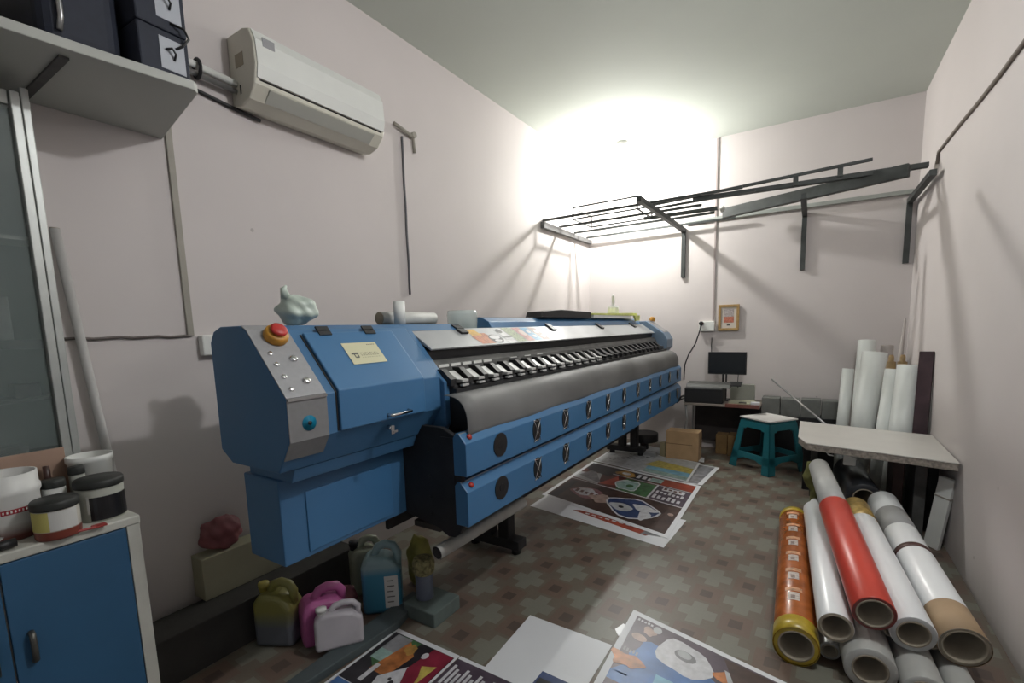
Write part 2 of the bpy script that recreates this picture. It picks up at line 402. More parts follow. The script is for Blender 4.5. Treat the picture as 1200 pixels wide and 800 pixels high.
sdisc(.68, 2.26, .25, .065, STK[2]); sdisc(.60, 2.26, .12, .05, STK[3], .0016); sdisc(.8, 2.26, .07, .035, STK[3], .0016)
sk(.10, .75, 2.34, 2.42, STK[3]); sdisc(.25, 2.375, .13, .03, STK[2], .0016); sk(.6, .66, 2.33, 2.43, STK[2], .0014); sk(.78, .92, 2.34, 2.42, STK[3])
sk(.05, .93, 2.43, 2.54, STK[4]); sk(.05, .93, 2.55, 2.64, STK[5]); sdisc(.4, 2.62, .2, .03, STK[8]); sk(.05, .93, 2.65, 2.745, STK[6]); sdisc(.35, 2.71, .1, .025, STK[3]); sdisc(.65, 2.72, .08, .025, STK[3])
sk(.05, .93, 2.755, 2.86, STK[7]); sdisc(.35, 2.81, .12, .03, STK[8]); sdisc(.68, 2.83, .1, .03, STK[8])
tag(b.build('sticker_strip', pm), 'row of small colourful picture stickers', None)
# black band, carriage beam with white ticks
MB().prism([(-1.52, 1.358), (-1.53, 1.305), (-1.60, 1.305), (-1.60, 1.37)], 'y', y1+.035, 5.34, BLACK).build('black_band', pm)
rail = MB().prism([(-1.50, 1.315), (-1.48, 1.29), (-1.46, 1.245), (-1.60, 1.23), (-1.60, 1.31)], 'y', y1+.035, 5.34, DGREY).build('carriage_rail', pm, .003)
b = MB()
for i in range(5): b.box(-1.482, -1.474, 1.675+i*.09, 1.745+i*.09, 1.279, 1.292, WHITEP)
for i in range(3): b.box(-1.482, -1.474, 2.3+i*.16, 2.37+i*.16, 1.284, 1.289, WHITEP)
b.build('scale_marks', rail)
# pinch rollers with pale levers
LEV = mat('pale_lever', (.42, .42, .41), .4, .1)
lev0 = None
def lever(y, m):
    b = MB()
    b.prism([(-1.46, 1.255), (-1.44, 1.262), (-1.385, 1.226), (-1.355, 1.224), (-1.355, 1.212), (-1.39, 1.208), (-1.46, 1.235)], 'y', y-.024, y+.024, m)
    b.box(-1.372, -1.352, y-.024, y+.024, 1.193, 1.203, m)
    return b.build('pinch_lever', pm, .002)
for i in range(14): lever(1.72+i*.128, LEV)
for i in range(14): lever(1.72+(i+14)*.128, DARK)
for i in range(28):
    y = 1.656+i*.128
    MB().prism([(-1.47, 1.275), (-1.43, 1.275), (-1.375, 1.23), (-1.375, 1.20), (-1.47, 1.20)], 'y', y-.018, y+.018, BLACK).build('roller_arm', pm)
MB().cyl((-1.40, y1+.04, 1.188), (-1.40, 5.3, 1.188), .016, DARK).build('pinch_shaft', pm)
MB().prism([(-1.47, 1.20), (-1.36, 1.185), (-1.36, 1.15), (-1.47, 1.15)], 'y', y1+.035, 5.36, DARK).build('print_bed', pm)
# curved grey media sheet from bed down to the dryer panels
b = MB(); pts = []
P0, P1, P2, P3 = Vector((-1.37, 1.165)), Vector((-1.26, 1.17)), Vector((-1.235, 1.10)), Vector((-1.245, .985))
N = 14
for i in range(N+1):
    t = i/N; pts.append(P0*(1-t)**3+P1*3*t*(1-t)**2+P2*3*t*t*(1-t)+P3*t**3)
NY = 40; grid = [[b.bm.verts.new((p.x + .004*math.sin(k*.9)*math.sin(i*.4), y1-.04+k*(5.38-y1+.04)/NY, p.y)) for i, p in enumerate(pts)] for k in range(NY+1)]
b.mi(MEDIA)
for k in range(NY):
    for i in range(N):
        f = b.bm.faces.new((grid[k][i], grid[k+1][i], grid[k+1][i+1], grid[k][i+1])); f.smooth = True
tag(b.build('media_guide', pm, solid=.004), 'curved grey sheet over the print bed', None)
MB().prism([(-1.46, 1.149), (-1.31, 1.145), (-1.275, 1.09), (-1.28, 1.0), (-1.60, 1.0)], 'y', y1+.036, 5.34, BLACK).build('bed_support', pm)
# dryer panels with fans
FANB = mat('fan_black', (.006, .006, .007), .9)
def fan_x(y, z, parent):
    b = MB(); X = -1.2165
    b.prism([(y+.042*math.cos(a*PI/12), z+.060*math.sin(a*PI/12)) for a in range(24)], 'x', X-.003, X+.001, FANB)
    b.cyl((X, y, z), (X+.004, y, z), .014, DARK, n=14)
    for sx in (1, -1):
        b.tube([(X+.002, y-sx*.036, z-.058), (X+.004, y-sx*.010, z-.014), (X+.004, y+sx*.010, z+.014), (X+.002, y+sx*.036, z+.058)], .0017, CHROME, 6)
        b.tube([(X+.002, y-.036, z+sx*.058), (X+.004, y, z+sx*.048), (X+.002, y+.036, z+sx*.058)], .0015, CHROME, 6)
    return b.build('fan_grille', parent)
for zt, zb, zc, lab in ((1.012, .825, .912, 'upper blue dryer panel'), (.797, .60, .702, 'lower blue dryer panel')):
    dp = MB().prism([(-1.275, zt), (-1.258, zt), (-1.22, zt-.042), (-1.22, zb), (-1.29, zb), (-1.29, zt-.02)], 'y', 1.53, 5.44, BLUE2).build('dryer_panel', pm, .003)
    tag(dp, lab, None)
    b = MB(); b.prism([(-1.2585, zt+.001), (-1.256, zt-.001), (-1.2545, zt-.003), (-1.258, zt-.001)], 'y', 1.53, 5.44, STEEL); b.build('edge_trim', dp)
    b = MB(); b.cyl((-1.2195, 1.79, zc), (-1.2155, 1.79, zc), .056, BLACK, n=32); b.cyl((-1.216, 1.79, zc), (-1.213, 1.79, zc), .02, DARK, n=20)
    tag(b.build('round_fan', dp), 'round black fan without guard', None)
    b = MB(); b.lathe([(.012, 0), (.013, .004), (.010, .010), (0, .012)], (-1.236, 1.575, zt-.022), (.042, 0, .038), mat('red_lamp', (.40, .03, .02), .25), 16); tag(b.build('red_light', dp), 'small red indicator', None)
    for i in range(10): fan_x(2.14+i*.347, zc, dp)
MB().box(-1.36, -1.29, 1.53, 5.44, .60, .99, DARK).build('dryer_back', pm)
# dark end plate carrying the panels, rounded at the bottom
pl = [(-1.25, .985), (-1.36, 1.03), (-1.62, 1.03), (-1.62, .60), (-1.40, .56)] + [(-1.33+.07*math.cos(a), .60+.07*math.sin(a)) for a in [math.radians(x) for x in (-130, -100, -70, -40, -10, 0)]]
MB().prism(pl, 'y', 1.535, 1.56, DARK).build('end_plate', pm, .003)
b = MB()
for z in (.92, .80, .70, .62):
    b.cyl((-1.31, 1.53, z), (-1.31, 1.536, z), .006, BLACK, n=10); b.cyl((-1.44, 1.53, z), (-1.44, 1.536, z), .006, BLACK, n=10)
b.build('screws', pm)
MB().prism(pl, 'y', 5.36, 5.38, DGREY).build('end_plate', pm, .003)
# far end cabinet
fprof = [(-1.80, 1.05), (-1.80, 1.50), (-1.60, 1.50), (-1.40, 1.36), (-1.36, 1.29), (-1.36, 1.20), (-1.46, 1.10)]
MB().prism(fprof, 'y', 5.36, y2, mat('pale_blue_paint', (.16, .23, .32), .45, .1, .05, 4)).build('far_end_cabinet', pm, .005)
b = MB(); n = Vector((.14, 0, .2)).normalized()
a0, a1 = Vector((-1.59, 0, 1.494)), Vector((-1.41, 0, 1.368))
for off, ya, yb, m in ((.004, 5.40, 5.60, SILVER),):
    q = [a0+Vector((0, ya, 0)), a0+Vector((0, yb, 0)), a1+Vector((0, yb, 0)), a1+Vector((0, ya, 0))]
    v0 = [b.bm.verts.new(p) for p in q]; v1 = [b.bm.verts.new(p+n*off) for p in q]; b.mi(m)
    b.bm.faces.new(v0); b.bm.faces.new(v1[::-1])
    for i in range(4): b.bm.faces.new((v0[i], v1[i], v1[(i+1) % 4], v0[(i+1) % 4]))
b.build('far_control_panel', pm, .001)
b = MB(); b.lathe([(.03, 0), (.035, .01), (.03, .035), (.022, .045), (0, .05)], (-1.58, 5.53, 1.50), (.3, 0, 1), mat('yellow_collar', (.5, .24, .03)), 18); tag(b.build('emergency_stop', pm), 'small yellow stop button on the far end', None)
# stand
for y in (2.45, 5.1):
    st = MB(); st.box(-1.82, -1.74, y-.04, y+.04, .06, 1.0, DARK); st.box(-1.68, -1.60, y-.04, y+.04, .06, 1.0, DARK); st.box(-1.95, -1.52, y-.05, y+.05, .04, .10, DARK); st.build('stand_leg', pm, .004)
    for x in (-1.90, -1.57):
        b = MB(); b.cyl((x, y, 0), (x, y, .04), .03, BLACK, n=16); b.build('foot', pm)
MB().box(-1.80, -1.62, 2.2, 5.06, .30, .40, DARK).build('stand_beam', pm, .004)
MB().box(-1.86, -1.84, 1.63, 5.3, .42, 1.0, DARK).build('shade_sheet', pm)  # added dark sheet, stands in for the deep shade under the machine
# take-up shaft under the dryer panels
tk = MB(); A = Vector((-1.50, 1.30, .455)); B = Vector((-1.33, 1.86, .505))
A = at(512, 648, 'z', .46); B = at(612, 588, 'z', .50)
tk.cyl(A, B, .032, mat('grey_pipe', (.30, .30, .28), .5, .1, .1, 10), n=28, caps=False)
tk.cyl(A, B, .027, BLACK, n=28)
tag(tk.build('take_up_tube', pm), 'grey open-ended tube below the dryer panels', None)
MB().box(-1.74, -1.56, 1.72, 5.2, .43, .462, mat('brown_black_beam', (.045, .038, .034), .7, 0, .3, 10)).build('take_up_beam', pm, .003)
# fittings behind the near end
b = MB(); b.cyl((-1.90, .95, 1.16), (-1.86, .95, 1.16), .03, BLACK, n=14); b.cyl((-1.90, .95, 1.08), (-1.86, .95, 1.08), .03, BLACK, n=14); b.build('hose_fitting', pm)
b = MB(); b.blob((-1.80, 1.0, .955), (.055, .05, .03), BLACK, 4, .2); b.tube([(-1.84, .98, .95), (-1.88, .96, .965), (-1.90, .95, .95)], .008, BLACK); b.tube([(-1.77, 1.0, .95), (-1.80, .95, .90), (-1.79, .93, .82)], .004, BLACK); b.build('cable_gland', pm)

# ------------------------------------------------------------------ things on top of the machine
def bag(): 
    b = MB(); b.blob((-1.78, 1.17, 1.55), (.085, .075, .06), mat('pale_green_bag', (.52, .60, .53), .35, 0, .15, 14), 3, .10, 4)
    b.tube([(-1.77, 1.12, 1.60), (-1.765, 1.11, 1.633), (-1.76, 1.12, 1.645)], [.02, .012, .004], MATS['pale_green_bag'])
    return b.build('plastic_bag')
tag(bag(), 'crumpled pale green plastic bag on the near end of the machine', 'bag')
RollW = mat('grey_white_roll', (.50, .50, .47), .6, 0, .05, 8)
b = MB(); b.cyl((-1.72, 1.68, 1.488), (-1.72, 1.68, 1.60), .028, WHITEP, n=28); b.cyl((-1.72, 1.68, 1.6), (-1.72, 1.68, 1.601), .02, WHITEP); 
tag(b.build('paper_roll'), 'short upright white roll on the near end of the machine top', 'roll')
b = MB(); b.cyl((-1.84, 1.66, 1.522), (-1.84, 2.06, 1.522), .034, RollW, n=28); b.cyl((-1.84, 1.655, 1.522), (-1.84, 1.66, 1.522), .03, CORE, n=24)
tag(b.build('tissue_roll'), 'grey-white roll lying on the machine top behind the upright one', 'roll')
b = MB(); b.lathe([(.0, 0), (.075, 0), (.085, .01), (.09, .10), (.085, .125), (.08, .125), (.08, .01), (0, .008)], (-1.74, 2.20, 1.44), (0, 0, 1), clearmat('milky_clear', (.62, .70, .68), .55, .25), 32)
tag(b.build('plastic_tub'), 'clear milky plastic tub standing in the gap of the machine top', 'tub')
b = MB(); b.prism([(3.02, 1.530), (3.05, 1.572), (3.35, 1.590), (3.93, 1.580), (3.93, 1.530)], 'x', -1.80, -1.66, BLACK)
tag(b.build('black_tray', None, .003), 'long flat black case lying on the blue machine top', 'case')
yf = MB(); yf.box(-1.82, -1.655, 3.98, 5.0, 1.530, 1.556, VINYL); 
YEL = mat('yellow_film', (.66, .70, .22), .5, 0, .15, 12)
yf = yf.build('paper_stack', None, .002); tag(yf, 'white paper stack with yellow sheet on the far machine top', 'paper')
b = MB(); b.prism([(3.95, 1.557), (3.95, 1.572), (4.4, 1.575), (5.02, 1.588), (5.20, 1.584), (5.20, 1.560), (4.9, 1.557)], 'x', -1.84, -1.648, YEL); b.prism([(5.02, 1.560), (5.21, 1.562), (5.20, 1.505), (5.08, 1.50)], 'x', -1.64, -1.62, YEL); tag(b.build('yellow_sheet', yf, .001), 'yellow film draped over the end', None)
b = MB(); b.lathe([(0, 0), (.055, 0), (.058, .01), (.055, .06), (.05, .075), (.02, .08), (.016, .12), (.016, .17), (.006, .2), (0, .2)], (-1.76, 4.75, 1.580), (0, 0, 1), WHITEP, 24)
tag(b.build('squeeze_bottle'), 'white bottle with tall thin nozzle on the yellow sheet', 'bottle')

# ------------------------------------------------------------------ left wall fittings
GR = mat('grey_conduit', (.30, .28, .24), .6, 0, .1, 8)
b = MB(); b.box(XL, XL+.014, 1.055, 1.083, 1.46, H-.02, GR); tag(b.build('conduit', None, .003), 'grey-brown vertical cable conduit from the left wall socket upward', 'conduit')
b = MB(); b.tube([(XL+.008, .62+i*.045, 1.46+.003*math.sin(i*2.1)) for i in range(11)], .006, mat('dusty_cable', (.13, .11, .10), .7)); tag(b.build('wall_cable'), 'thin dusty cable running level along the left wall', 'cable')
so = MB().box(XL, XL+.045, 1.10, 1.26, 1.365, 1.462, WHITEP).build('switchboard', None, .006); tag(so, 'white switchboard on the left wall behind the machine end', 'switchboard')
b = MB(); b.cyl((XL+.045, 1.19, 1.395), (XL+.085, 1.19, 1.395), .018, WHITEP, n=18); b.cyl((XL+.085, 1.19, 1.395), (XL+.088, 1.19, 1.395), .008, DARK); b.build('plug', so)
b = MB(); b.box(XL+.044, XL+.047, 1.14, 1.20, 1.415, 1.44, DGREY); b.build('socket_face', so)
b = MB(); b.tube([(XL+.085, 1.19, 1.385), (XL+.08, 1.19, 1.34), (XL+.06, 1.2, 1.28), (XL+.07, 1.22, 1.22), (-2.3, 1.24, 1.17), (-2.1, 1.2, 1.17), (-1.92, 1.1, 1.16)], [.007, .007, .006, .007, .012, .012, .008], DARK)
tag(b.build('power_cable'), 'dark power cable hanging from the left switchboard to the machine', 'cable')
b = MB(); b.tube([(XL+.01, 2.53+.002*math.sin(i), 2.80-i*.06) for i in range(19)], .008, mat('dark_cord', (.10, .10, .11), .6)); tag(b.build('hanging_cable'), 'thin dark cord hanging straight down beside the air conditioner', 'cord')
b = MB(); b.cyl((XL, 2.62, 2.83), (XL+.05, 2.62, 2.83), .02, GR); b.tube([(XL+.02, 2.45, 2.86), (XL+.03, 2.52, 2.84), (XL+.03, 2.62, 2.82), (XL+.02, 2.64, 2.72)], .012, GR); tag(b.build('drain_pipe'), 'short grey drain pipe end at the right end of the air conditioner', 'pipe')

# air conditioner
ac = thing('air_conditioner', (XL, 1.8, 2.6), 'old cream split air conditioner high on the left wall', 'air conditioner')
ap = [(XL, 2.58), (XL, 2.90), (-2.34, 2.90), (-2.29, 2.885), (-2.262, 2.83), (-2.255, 2.72), (-2.275, 2.64), (-2.33, 2.585), (-2.40, 2.565)]
MB().prism(ap, 'y', 1.375, 2.175, OFFW).build('body', ac, .008)
skin([(-2.289, 2.88), (-2.262, 2.83), (-2.255, 2.72), (-2.268, 2.665)], 1.385, 2.165, .0, .006, WHITEP, 'front_cover', ac)
MB().prism([(-2.292, 2.637), (-2.335, 2.60), (-2.325, 2.585), (-2.27, 2.63)], 'y', 1.45, 2.10, mat('louver_grey', (.42, .42, .38), .5)).build('louver', ac, .002)
b = MB(); b.box(-2.40, -2.388, 1.374, 1.3755, 2.62, 2.66, BLACK); b.prism([(-2.283, 2.655), (-2.268, 2.662), (-2.266, 2.658), (-2.281, 2.65)], 'y', 1.40, 2.15, BLACK); b.build('gap_line', ac)
b = MB(); b.box(-2.258, -2.2535, 1.42, 1.48, 2.81, 2.85, SILVER); b.build('badge', ac)
b = MB(); b.box(-2.42, -2.35, 1.3735, 1.3755, 2.74, 2.80, mat('side_vent', (.33, .29, .22), .7)); b.build('side_vent', ac)
b = MB()
b.tube([(XL+.05, .55, 2.70), (XL+.05, .95, 2.70), (XL+.05, 1.38, 2.675)], .016, WHITEP, 12); b.tube([(XL+.045, .55, 2.668), (XL+.045, .95, 2.665), (XL+.045, 1.38, 2.64)], .013, STEEL, 12)
tag(b.build('refrigerant_pipes'), 'pair of lagged pipes running into the left end of the air conditioner', 'pipe')
b = MB(); b.tube([(XL+.05+.032*math.cos(t*PI/8), 1.20, 2.672+.04*math.sin(t*PI/8)) for t in range(17)], .008, DARK, 8); tag(b.build('pipe_strap'), 'dark strap tied round the air conditioner pipes', 'strap')
b = MB(); b.tube([(XL+.01, .55, 2.615), (XL+.01, 1.05, 2.615), (XL+.012, 1.35, 2.575), (XL+.02, 1.5, 2.555)], .009, BLACK, 8); tag(b.build('black_cable'), 'black cable sagging below the air conditioner pipes', 'cable')

# high shelf with two dark boxes
SH = mat('shelf_laminate', (.42, .43, .40), .5, 0, .03, 4)
sh = thing('wall_shelf', (-2.25, .4, 2.33), 'pale grey shelf board high on the left wall above the showcase', 'shelf')
MB().prism([(XL, -.6), (-2.03, -.6), (-1.985, .2), (-1.945, .62), (-1.905, .925), (-1.925, .945), (XL, 1.045)], 'z', 2.33, 2.362, SH).build('shelf_board', sh, .003)
b = MB(); b.box(XL+.004, -2.0, .585, .61, 2.322, 2.3295, DGREY); b.box(XL+.001, XL+.007, .585, .61, 2.18, 2.3295, DGREY); b.build('bracket_strap', sh)
def filebox(x, y, z, ry, s, label):
    o = thing('file_box', (x, y, z), label, 'box', 'dark blue boxes on the high shelf')
    M_ = Matrix.Translation((x, y, z)) @ Matrix.Rotation(ry, 4, 'Z')
    w, d, h = s; NAVY = mat('navy_fabric', (.012, .016, .030), .7, 0, .15, 30)
    MB().box(-w/2, w/2, -d/2, d/2, 0, h, NAVY, M_).build('box_body', o, .006)
    b = MB(); b.box(w/2, w/2+.002, -d*.10, d*.40, h*.22, h*.86, mat('grey_label', (.36, .38, .42), .5), M_); b.build('label_card', o)
    b = MB(); b.tube([M_ @ Vector((w/2+.003, d*.02, h*.62)), M_ @ Vector((w/2+.018, d*.10, h*.64)), M_ @ Vector((w/2+.018, d*.17, h*.55)), M_ @ Vector((w/2+.003, d*.17, h*.45))], .004, BLACK, 8); b.build('finger_ring', o)
    return o
filebox(-2.185, .865, 2.363, .04, (.42, .16, .165), 'lower navy box file with grey label and ring on the high shelf')
filebox(-2.185, .865, 2.530, .04, (.42, .16, .165), 'upper navy box file with grey label, stacked on another')
b = MB(); M_ = Matrix.Translation((-2.22, .655, 2.363)) @ Matrix.Rotation(.05, 4, 'Z'); b.box(-.2, .2, -.11, .11, 0, .36, mat('navy_fabric', (.012, .016, .030)), M_)
bb = b.build('dark_bag', None, .05, 4); tag(bb, 'black-navy bag with grey strap, left of the box files on the high shelf', 'bag')
b = MB(); b.tube([(-2.012, .60, 2.41), (-2.005, .605, 2.45), (-2.005, .605, 2.49), (-2.012, .60, 2.52)], .008, STEEL, 8); b.build('strap', bb)
b = MB(); b.blob((-2.22, .33, 2.50), (.17, .15, .135), mat('khaki_cloth', (.11, .10, .06), .9, 0, .2, 10), 8, .05, 3); tag(b.build('cloth_bag'), 'khaki cloth bundle at the left edge of the high shelf', 'bag')
b = MB(); b.tube([(-1.975, .90, 2.56), (-1.955, .935, 2.55), (-1.95, .945, 2.52), (-1.96, .925, 2.49), (-1.975, .91, 2.48)], .004, BLACK, 8); tag(b.build('looped_wire'), 'thin black wire loop at the corner of the box files', 'wire')

# ------------------------------------------------------------------ glass showcase on the counter, counter with blue doors
ALU = mat('aluminium_profile', (.46, .48, .46), .4, .5, .06, 12)
sc_ = thing('glass_showcase', (-2.39, .1, .86), 'glass-fronted aluminium showcase against the left wall below the high shelf', 'showcase')
b = MB(); b.box(XL+.005, XL+.015, -.5, .56, .86, 2.28, mat('showcase_back', (.30, .32, .30), .6)); b.box(XL+.015, -2.30, .555, .568, .86, 2.28, mat('showcase_back', (.3, .32, .3))); b.build('carcass', sc_)
b = MB(); b.box(-2.30, -2.275, .550, .572, .86, 2.30, ALU); b.box(-2.30, -2.27, .522, .547, .86, 2.28, ALU); b.build('door_stile', sc_, .003)
MB().box(-2.30, -2.28, -.5, .52, 2.235, 2.28, ALU).build('top_rail', sc_, .003)
MB().box(-2.295, -2.289, -.5, .52, .90, 2.235, LENS).build('glass_pane', sc_)
for z, t in ((1.80, .012), (1.43, .03), (1.245, .012), (1.04, .012)):
    MB().box(XL+.015, -2.305, -.5, .552, z, z+t, DGREY if t > .02 or z < 1.3 else SH).build('shelf', sc_)
def jar(name, x, y, z, prof, m, label, cat, ms=None, parent=None, extra=None, n=32):
    b = MB(); b.lathe(prof, (x, y, z), (0, 0, 1), m, n, ms=ms)
    if extra: extra(b)
    return tag(b.build(name, parent), label, cat)
for x, y, z, h, w, c, lab, nm in ((-2.39, .33, 1.812, .22, .05, (.30, .32, .30), 'pale upright packet on the top shelf inside the showcase', 'packet'),
                            (-2.39, .36, 1.46, .15, .10, (.24, .25, .24), 'grey carton on the middle shelf inside the showcase', 'carton'),
                            (-2.37, .47, 1.257, .05, .035, (.03, .02, .02), 'small black box at the end of the lower showcase shelf', 'box'),
                            (-2.37, .33, 1.257, .035, .07, (.16, .15, .15), 'low grey box beside the small black one inside the showcase', 'box'),
                            (-2.37, .40, 1.052, .035, .05, (.22, .03, .035), 'dark red box on the bottom showcase shelf', 'box')):
    tag(MB().box(x-.04, x+.04, y-w, y+w, z, z+h, mat('m_'+nm+str(round(h*1000)), c, .6, 0, .2, 30)).build(nm, None, .003), lab, cat={'packet': 'packet', 'carton': 'box', 'box': 'box'}[nm])
ZT = .85
cb = thing('storage_cabinet', (-2.2, .1, 0), 'low white cabinet with dark blue doors by the left wall', 'cabinet')
CF = mat('cabinet_white', (.50, .50, .45), .5, 0, .08, 10)
b = MB(); b.box(XL+.005, -1.955, -.6, .61, .06, ZT-.03, CF); b.build('carcass', cb, .002)
MB().box(XL+.005, -1.935, -.6, .615, ZT-.03, ZT, CF).build('worktop', cb, .005)
MB().box(-1.955, -1.938, .575, .612, .0, ZT-.03, CF).build('end_stile', cb, .002)
MB().box(XL+.02, -2.0, -.58, .59, 0, .06, DARK).build('plinth', cb)
for ya, yb, hy in ((.275, .572, .315), (-.06, .270, .235)):
    d = MB().box(-1.955, -1.937, ya, yb, .07, ZT-.033, CABBLUE).build('door', cb, .002)
    b = MB(); b.tube([(-1.936, hy, .50), (-1.922, hy, .505), (-1.920, hy, .53), (-1.920, hy, .56), (-1.922, hy, .585), (-1.936, hy, .59)], .008, mat('dull_metal', (.10, .10, .09), .4, .6), 10); b.build('handle', d)
# plywood strip behind the tubs
tag(MB().box(-2.262, -2.245, -.5, .52, ZT, 1.075, mat('pink_plywood', (.36, .24, .18), .75, 0, .12, 6)).build('plywood_board', None, .001), 'pinkish plywood strip standing behind the tubs on the cabinet', 'board')
# leaning pipe
b = MB(); pt, pb = at(64, 268, 'x', XL+.03), Vector((-2.42, .76, .0)); b.cyl(pt, pb, .016, mat('pvc_pipe', (.40, .39, .38), .5, 0, .08, 6), n=18); b.cyl(pt+Vector((0, 0, -.001)), pt+Vector((0, 0, .004)), .015, GR)
tag(b.build('pvc_pipe'), 'grey plastic pipe leaning against the left wall beside the showcase', 'pipe')
WT = two_tone('stained_tub', (.16, .05, .04), (.62, .62, .60), 'Z', .035, .02, .45)
t1 = jar('ink_tub', -2.10, .335, ZT, [(0, 0), (.074, 0), (.078, .006), (.078, .13), (.083, .14), (.083, .155), (.079, .16), (.079, .20), (.073, .20), (.073, .02), (0, .02)], WT, 'large white tub with red label, stained at the base, on the cabinet', 'tub')
b = MB(); cx_, cy_, r_ = -2.10, .335, .0790
def wrap(b, cx, cy, r, a0, a1, z0, z1, m, n=10, dz=0):
    for i in range(n):
        q0, q1 = a0+(a1-a0)*i/n, a0+(a1-a0)*(i+1)/n
        b.face([(cx+r*math.cos(q0), cy+r*math.sin(q0), z0+dz*i/n), (cx+r*math.cos(q1), cy+r*math.sin(q1), z0+dz*(i+1)/n), (cx+r*math.cos(q1), cy+r*math.sin(q1), z1+dz*(i+1)/n), (cx+r*math.cos(q0), cy+r*math.sin(q0), z1+dz*i/n)], m)
wrap(b, cx_, cy_, r_, -.35, .62, ZT+.085, ZT+.10, mat('label_red', (.30, .02, .03), .5))
for i in range(8): wrap(b, cx_, cy_, r_+.0006, -.3+i*.11, -.3+i*.11+.05, ZT+.089, ZT+.096, WHITEP, 1)
b.build('label_band', t1)
def lidjar(name, x, y, r, h, mbody, mlid, label, cat, bands=()):
    o = thing(name, (x, y, ZT), label, cat)
    MB().lathe([(0, 0), (r*.95, 0), (r, .006), (r, h-.02), (r*.93, h-.01), (r*.93, h), (0, h)], (x, y, ZT), (0, 0, 1), mbody, 32).build('body', o)
    MB().lathe([(0, h-.008), (r*1.04, h-.012), (r*1.05, h-.008), (r*1.05, h+.008), (r*.98, h+.014), (0, h+.014)], (x, y, ZT), (0, 0, 1), mlid, 32).build('lid', o)
    for a0, a1, z0, z1, m in bands:
        b = MB(); wrap(b, x, y, r+.0008, a0, a1, ZT+z0, ZT+z1, m, 14); b.build('label_wrap', o)
    return o
LIDK = mat('black_lid', (.018, .020, .018), .5, 0, .2, 20)
CL = mat('jar_cloudy', (.40, .41, .36), .35, 0, .1, 20)
lidjar('ink_jar', -1.965, .415, .055, .105, two_tone('amber_jar', (.20, .045, .03), (.50, .48, .42), 'Z', .028, .002), LIDK, 'small jar with yellow and white label, red base and black lid', 'jar',
       [(-2.0, -.55, .03, .09, mat('label_yellow', (.50, .46, .14), .5)), (-.55, .75, .03, .09, mat('label_white', (.55, .55, .53), .5))])
lidjar('ink_jar', -2.035, .545, .064, .125, CL, LIDK, 'wide cloudy jar holding black ink, at the cabinet end', 'jar',
       [(-.75, 1.4, .006, .085, mat('black_ink', (.012, .012, .014), .3)), (-.87, -.75, .03, .09, MATS['label_white'])])
lidjar('ink_bottle', -2.105, .448, .030, .135, WHITEP, LIDK, 'small white bottle with black lid between the tubs', 'bottle')
lidjar('ink_bottle', -2.118, .513, .022, .160, CL, LIDK, 'thin bottle with black cap rising behind the black ink jar', 'bottle')
jar('white_bucket', -2.205, .575, ZT, [(0, 0), (.052, 0), (.062, .165), (.067, .17), (.067, .19), (.061, .19), (.050, .02), (0, .02)], WHITEP, 'open white bucket behind the black-lidded jars', 'bucket')
# brown bottles between the big tub and small one
for x, y, h, lab in ((-2.215, .41, .16, 'thin dark brown bottle behind the large white tub, left one'), (-2.215, .46, .175, 'thin dark brown bottle behind the large white tub, right one')):
    jar('brown_bottle', x, y, ZT, [(0, 0), (.016, 0), (.017, .1), (.010, h-.04), (.009, h), (0, h)], mat('brown_glass', (.05, .022, .018), .4), lab, 'bottle', n=18)
b = MB(); p = [(-1.955, .40, ZT+.006), (-1.93, .43, ZT+.006), (-1.915, .49, ZT+.006)]
b.tube(p, [.004, .004, .004], mat('red_plastic', (.30, .04, .035), .5)); b.box(-1.94, -1.915, .485, .52, ZT+.002, ZT+.008, MATS['red_plastic']); tag(b.build('red_spatula'), 'small red spatula lying at the cabinet front edge', 'spatula')
b = MB(); b.tube([(-1.955, .15, ZT+.012), (-1.955, .24, ZT+.012), (-1.957, .27, ZT+.014)], [.006, .008, .011], DARK); b.cyl((-1.957, .262, ZT+.016), (-1.958, .32, ZT+.018), .013, BLACK, n=14); tag(b.build('screwdriver'), 'dark screwdriver lying in front of the white tub', 'screwdriver')
b = MB(); b.blob((-2.0, .22, ZT+.02), (.045, .07, .018), mat('dirty_rag', (.38, .38, .36), .9, 0, .5, 40), 11, .2, 3); tag(b.build('rag'), 'crumpled grey-white rag at the left end of the cabinet top', 'rag')

# ------------------------------------------------------------------ low along the left wall, jugs below the machine
tag(MB().box(-2.398, -2.20, .62, 1.7, 0, .215, mat('dark_plinth', (.03, .028, .026), .85, 0, .2, 8)).build('low_plinth', None, .004), 'dark low plinth on the floor along the left wall', 'plinth')
tag(MB().box(-2.46, -2.355, .955, 1.52, .216, .42, mat('pale_carton', (.33, .31, .22), .75, 0, .08, 6)).build('long_carton', None, .004), 'long pale beige carton lying against the left wall behind the machine', 'carton')
b = MB(); b.blob((-2.405, 1.08, .50), (.045, .10, .085), mat('pink_bag', (.22, .07, .08), .6, 0, .3, 10), 5, .12, 4); tag(b.build('pink_bag'), 'crumpled dull pink bag on top of the long beige carton', 'bag')
def rotz(x, y, z, a, tilt=0): return Matrix.Translation((x, y, z)) @ Matrix.Rotation(a, 4, 'Z') @ Matrix.Rotation(tilt, 4, 'X')
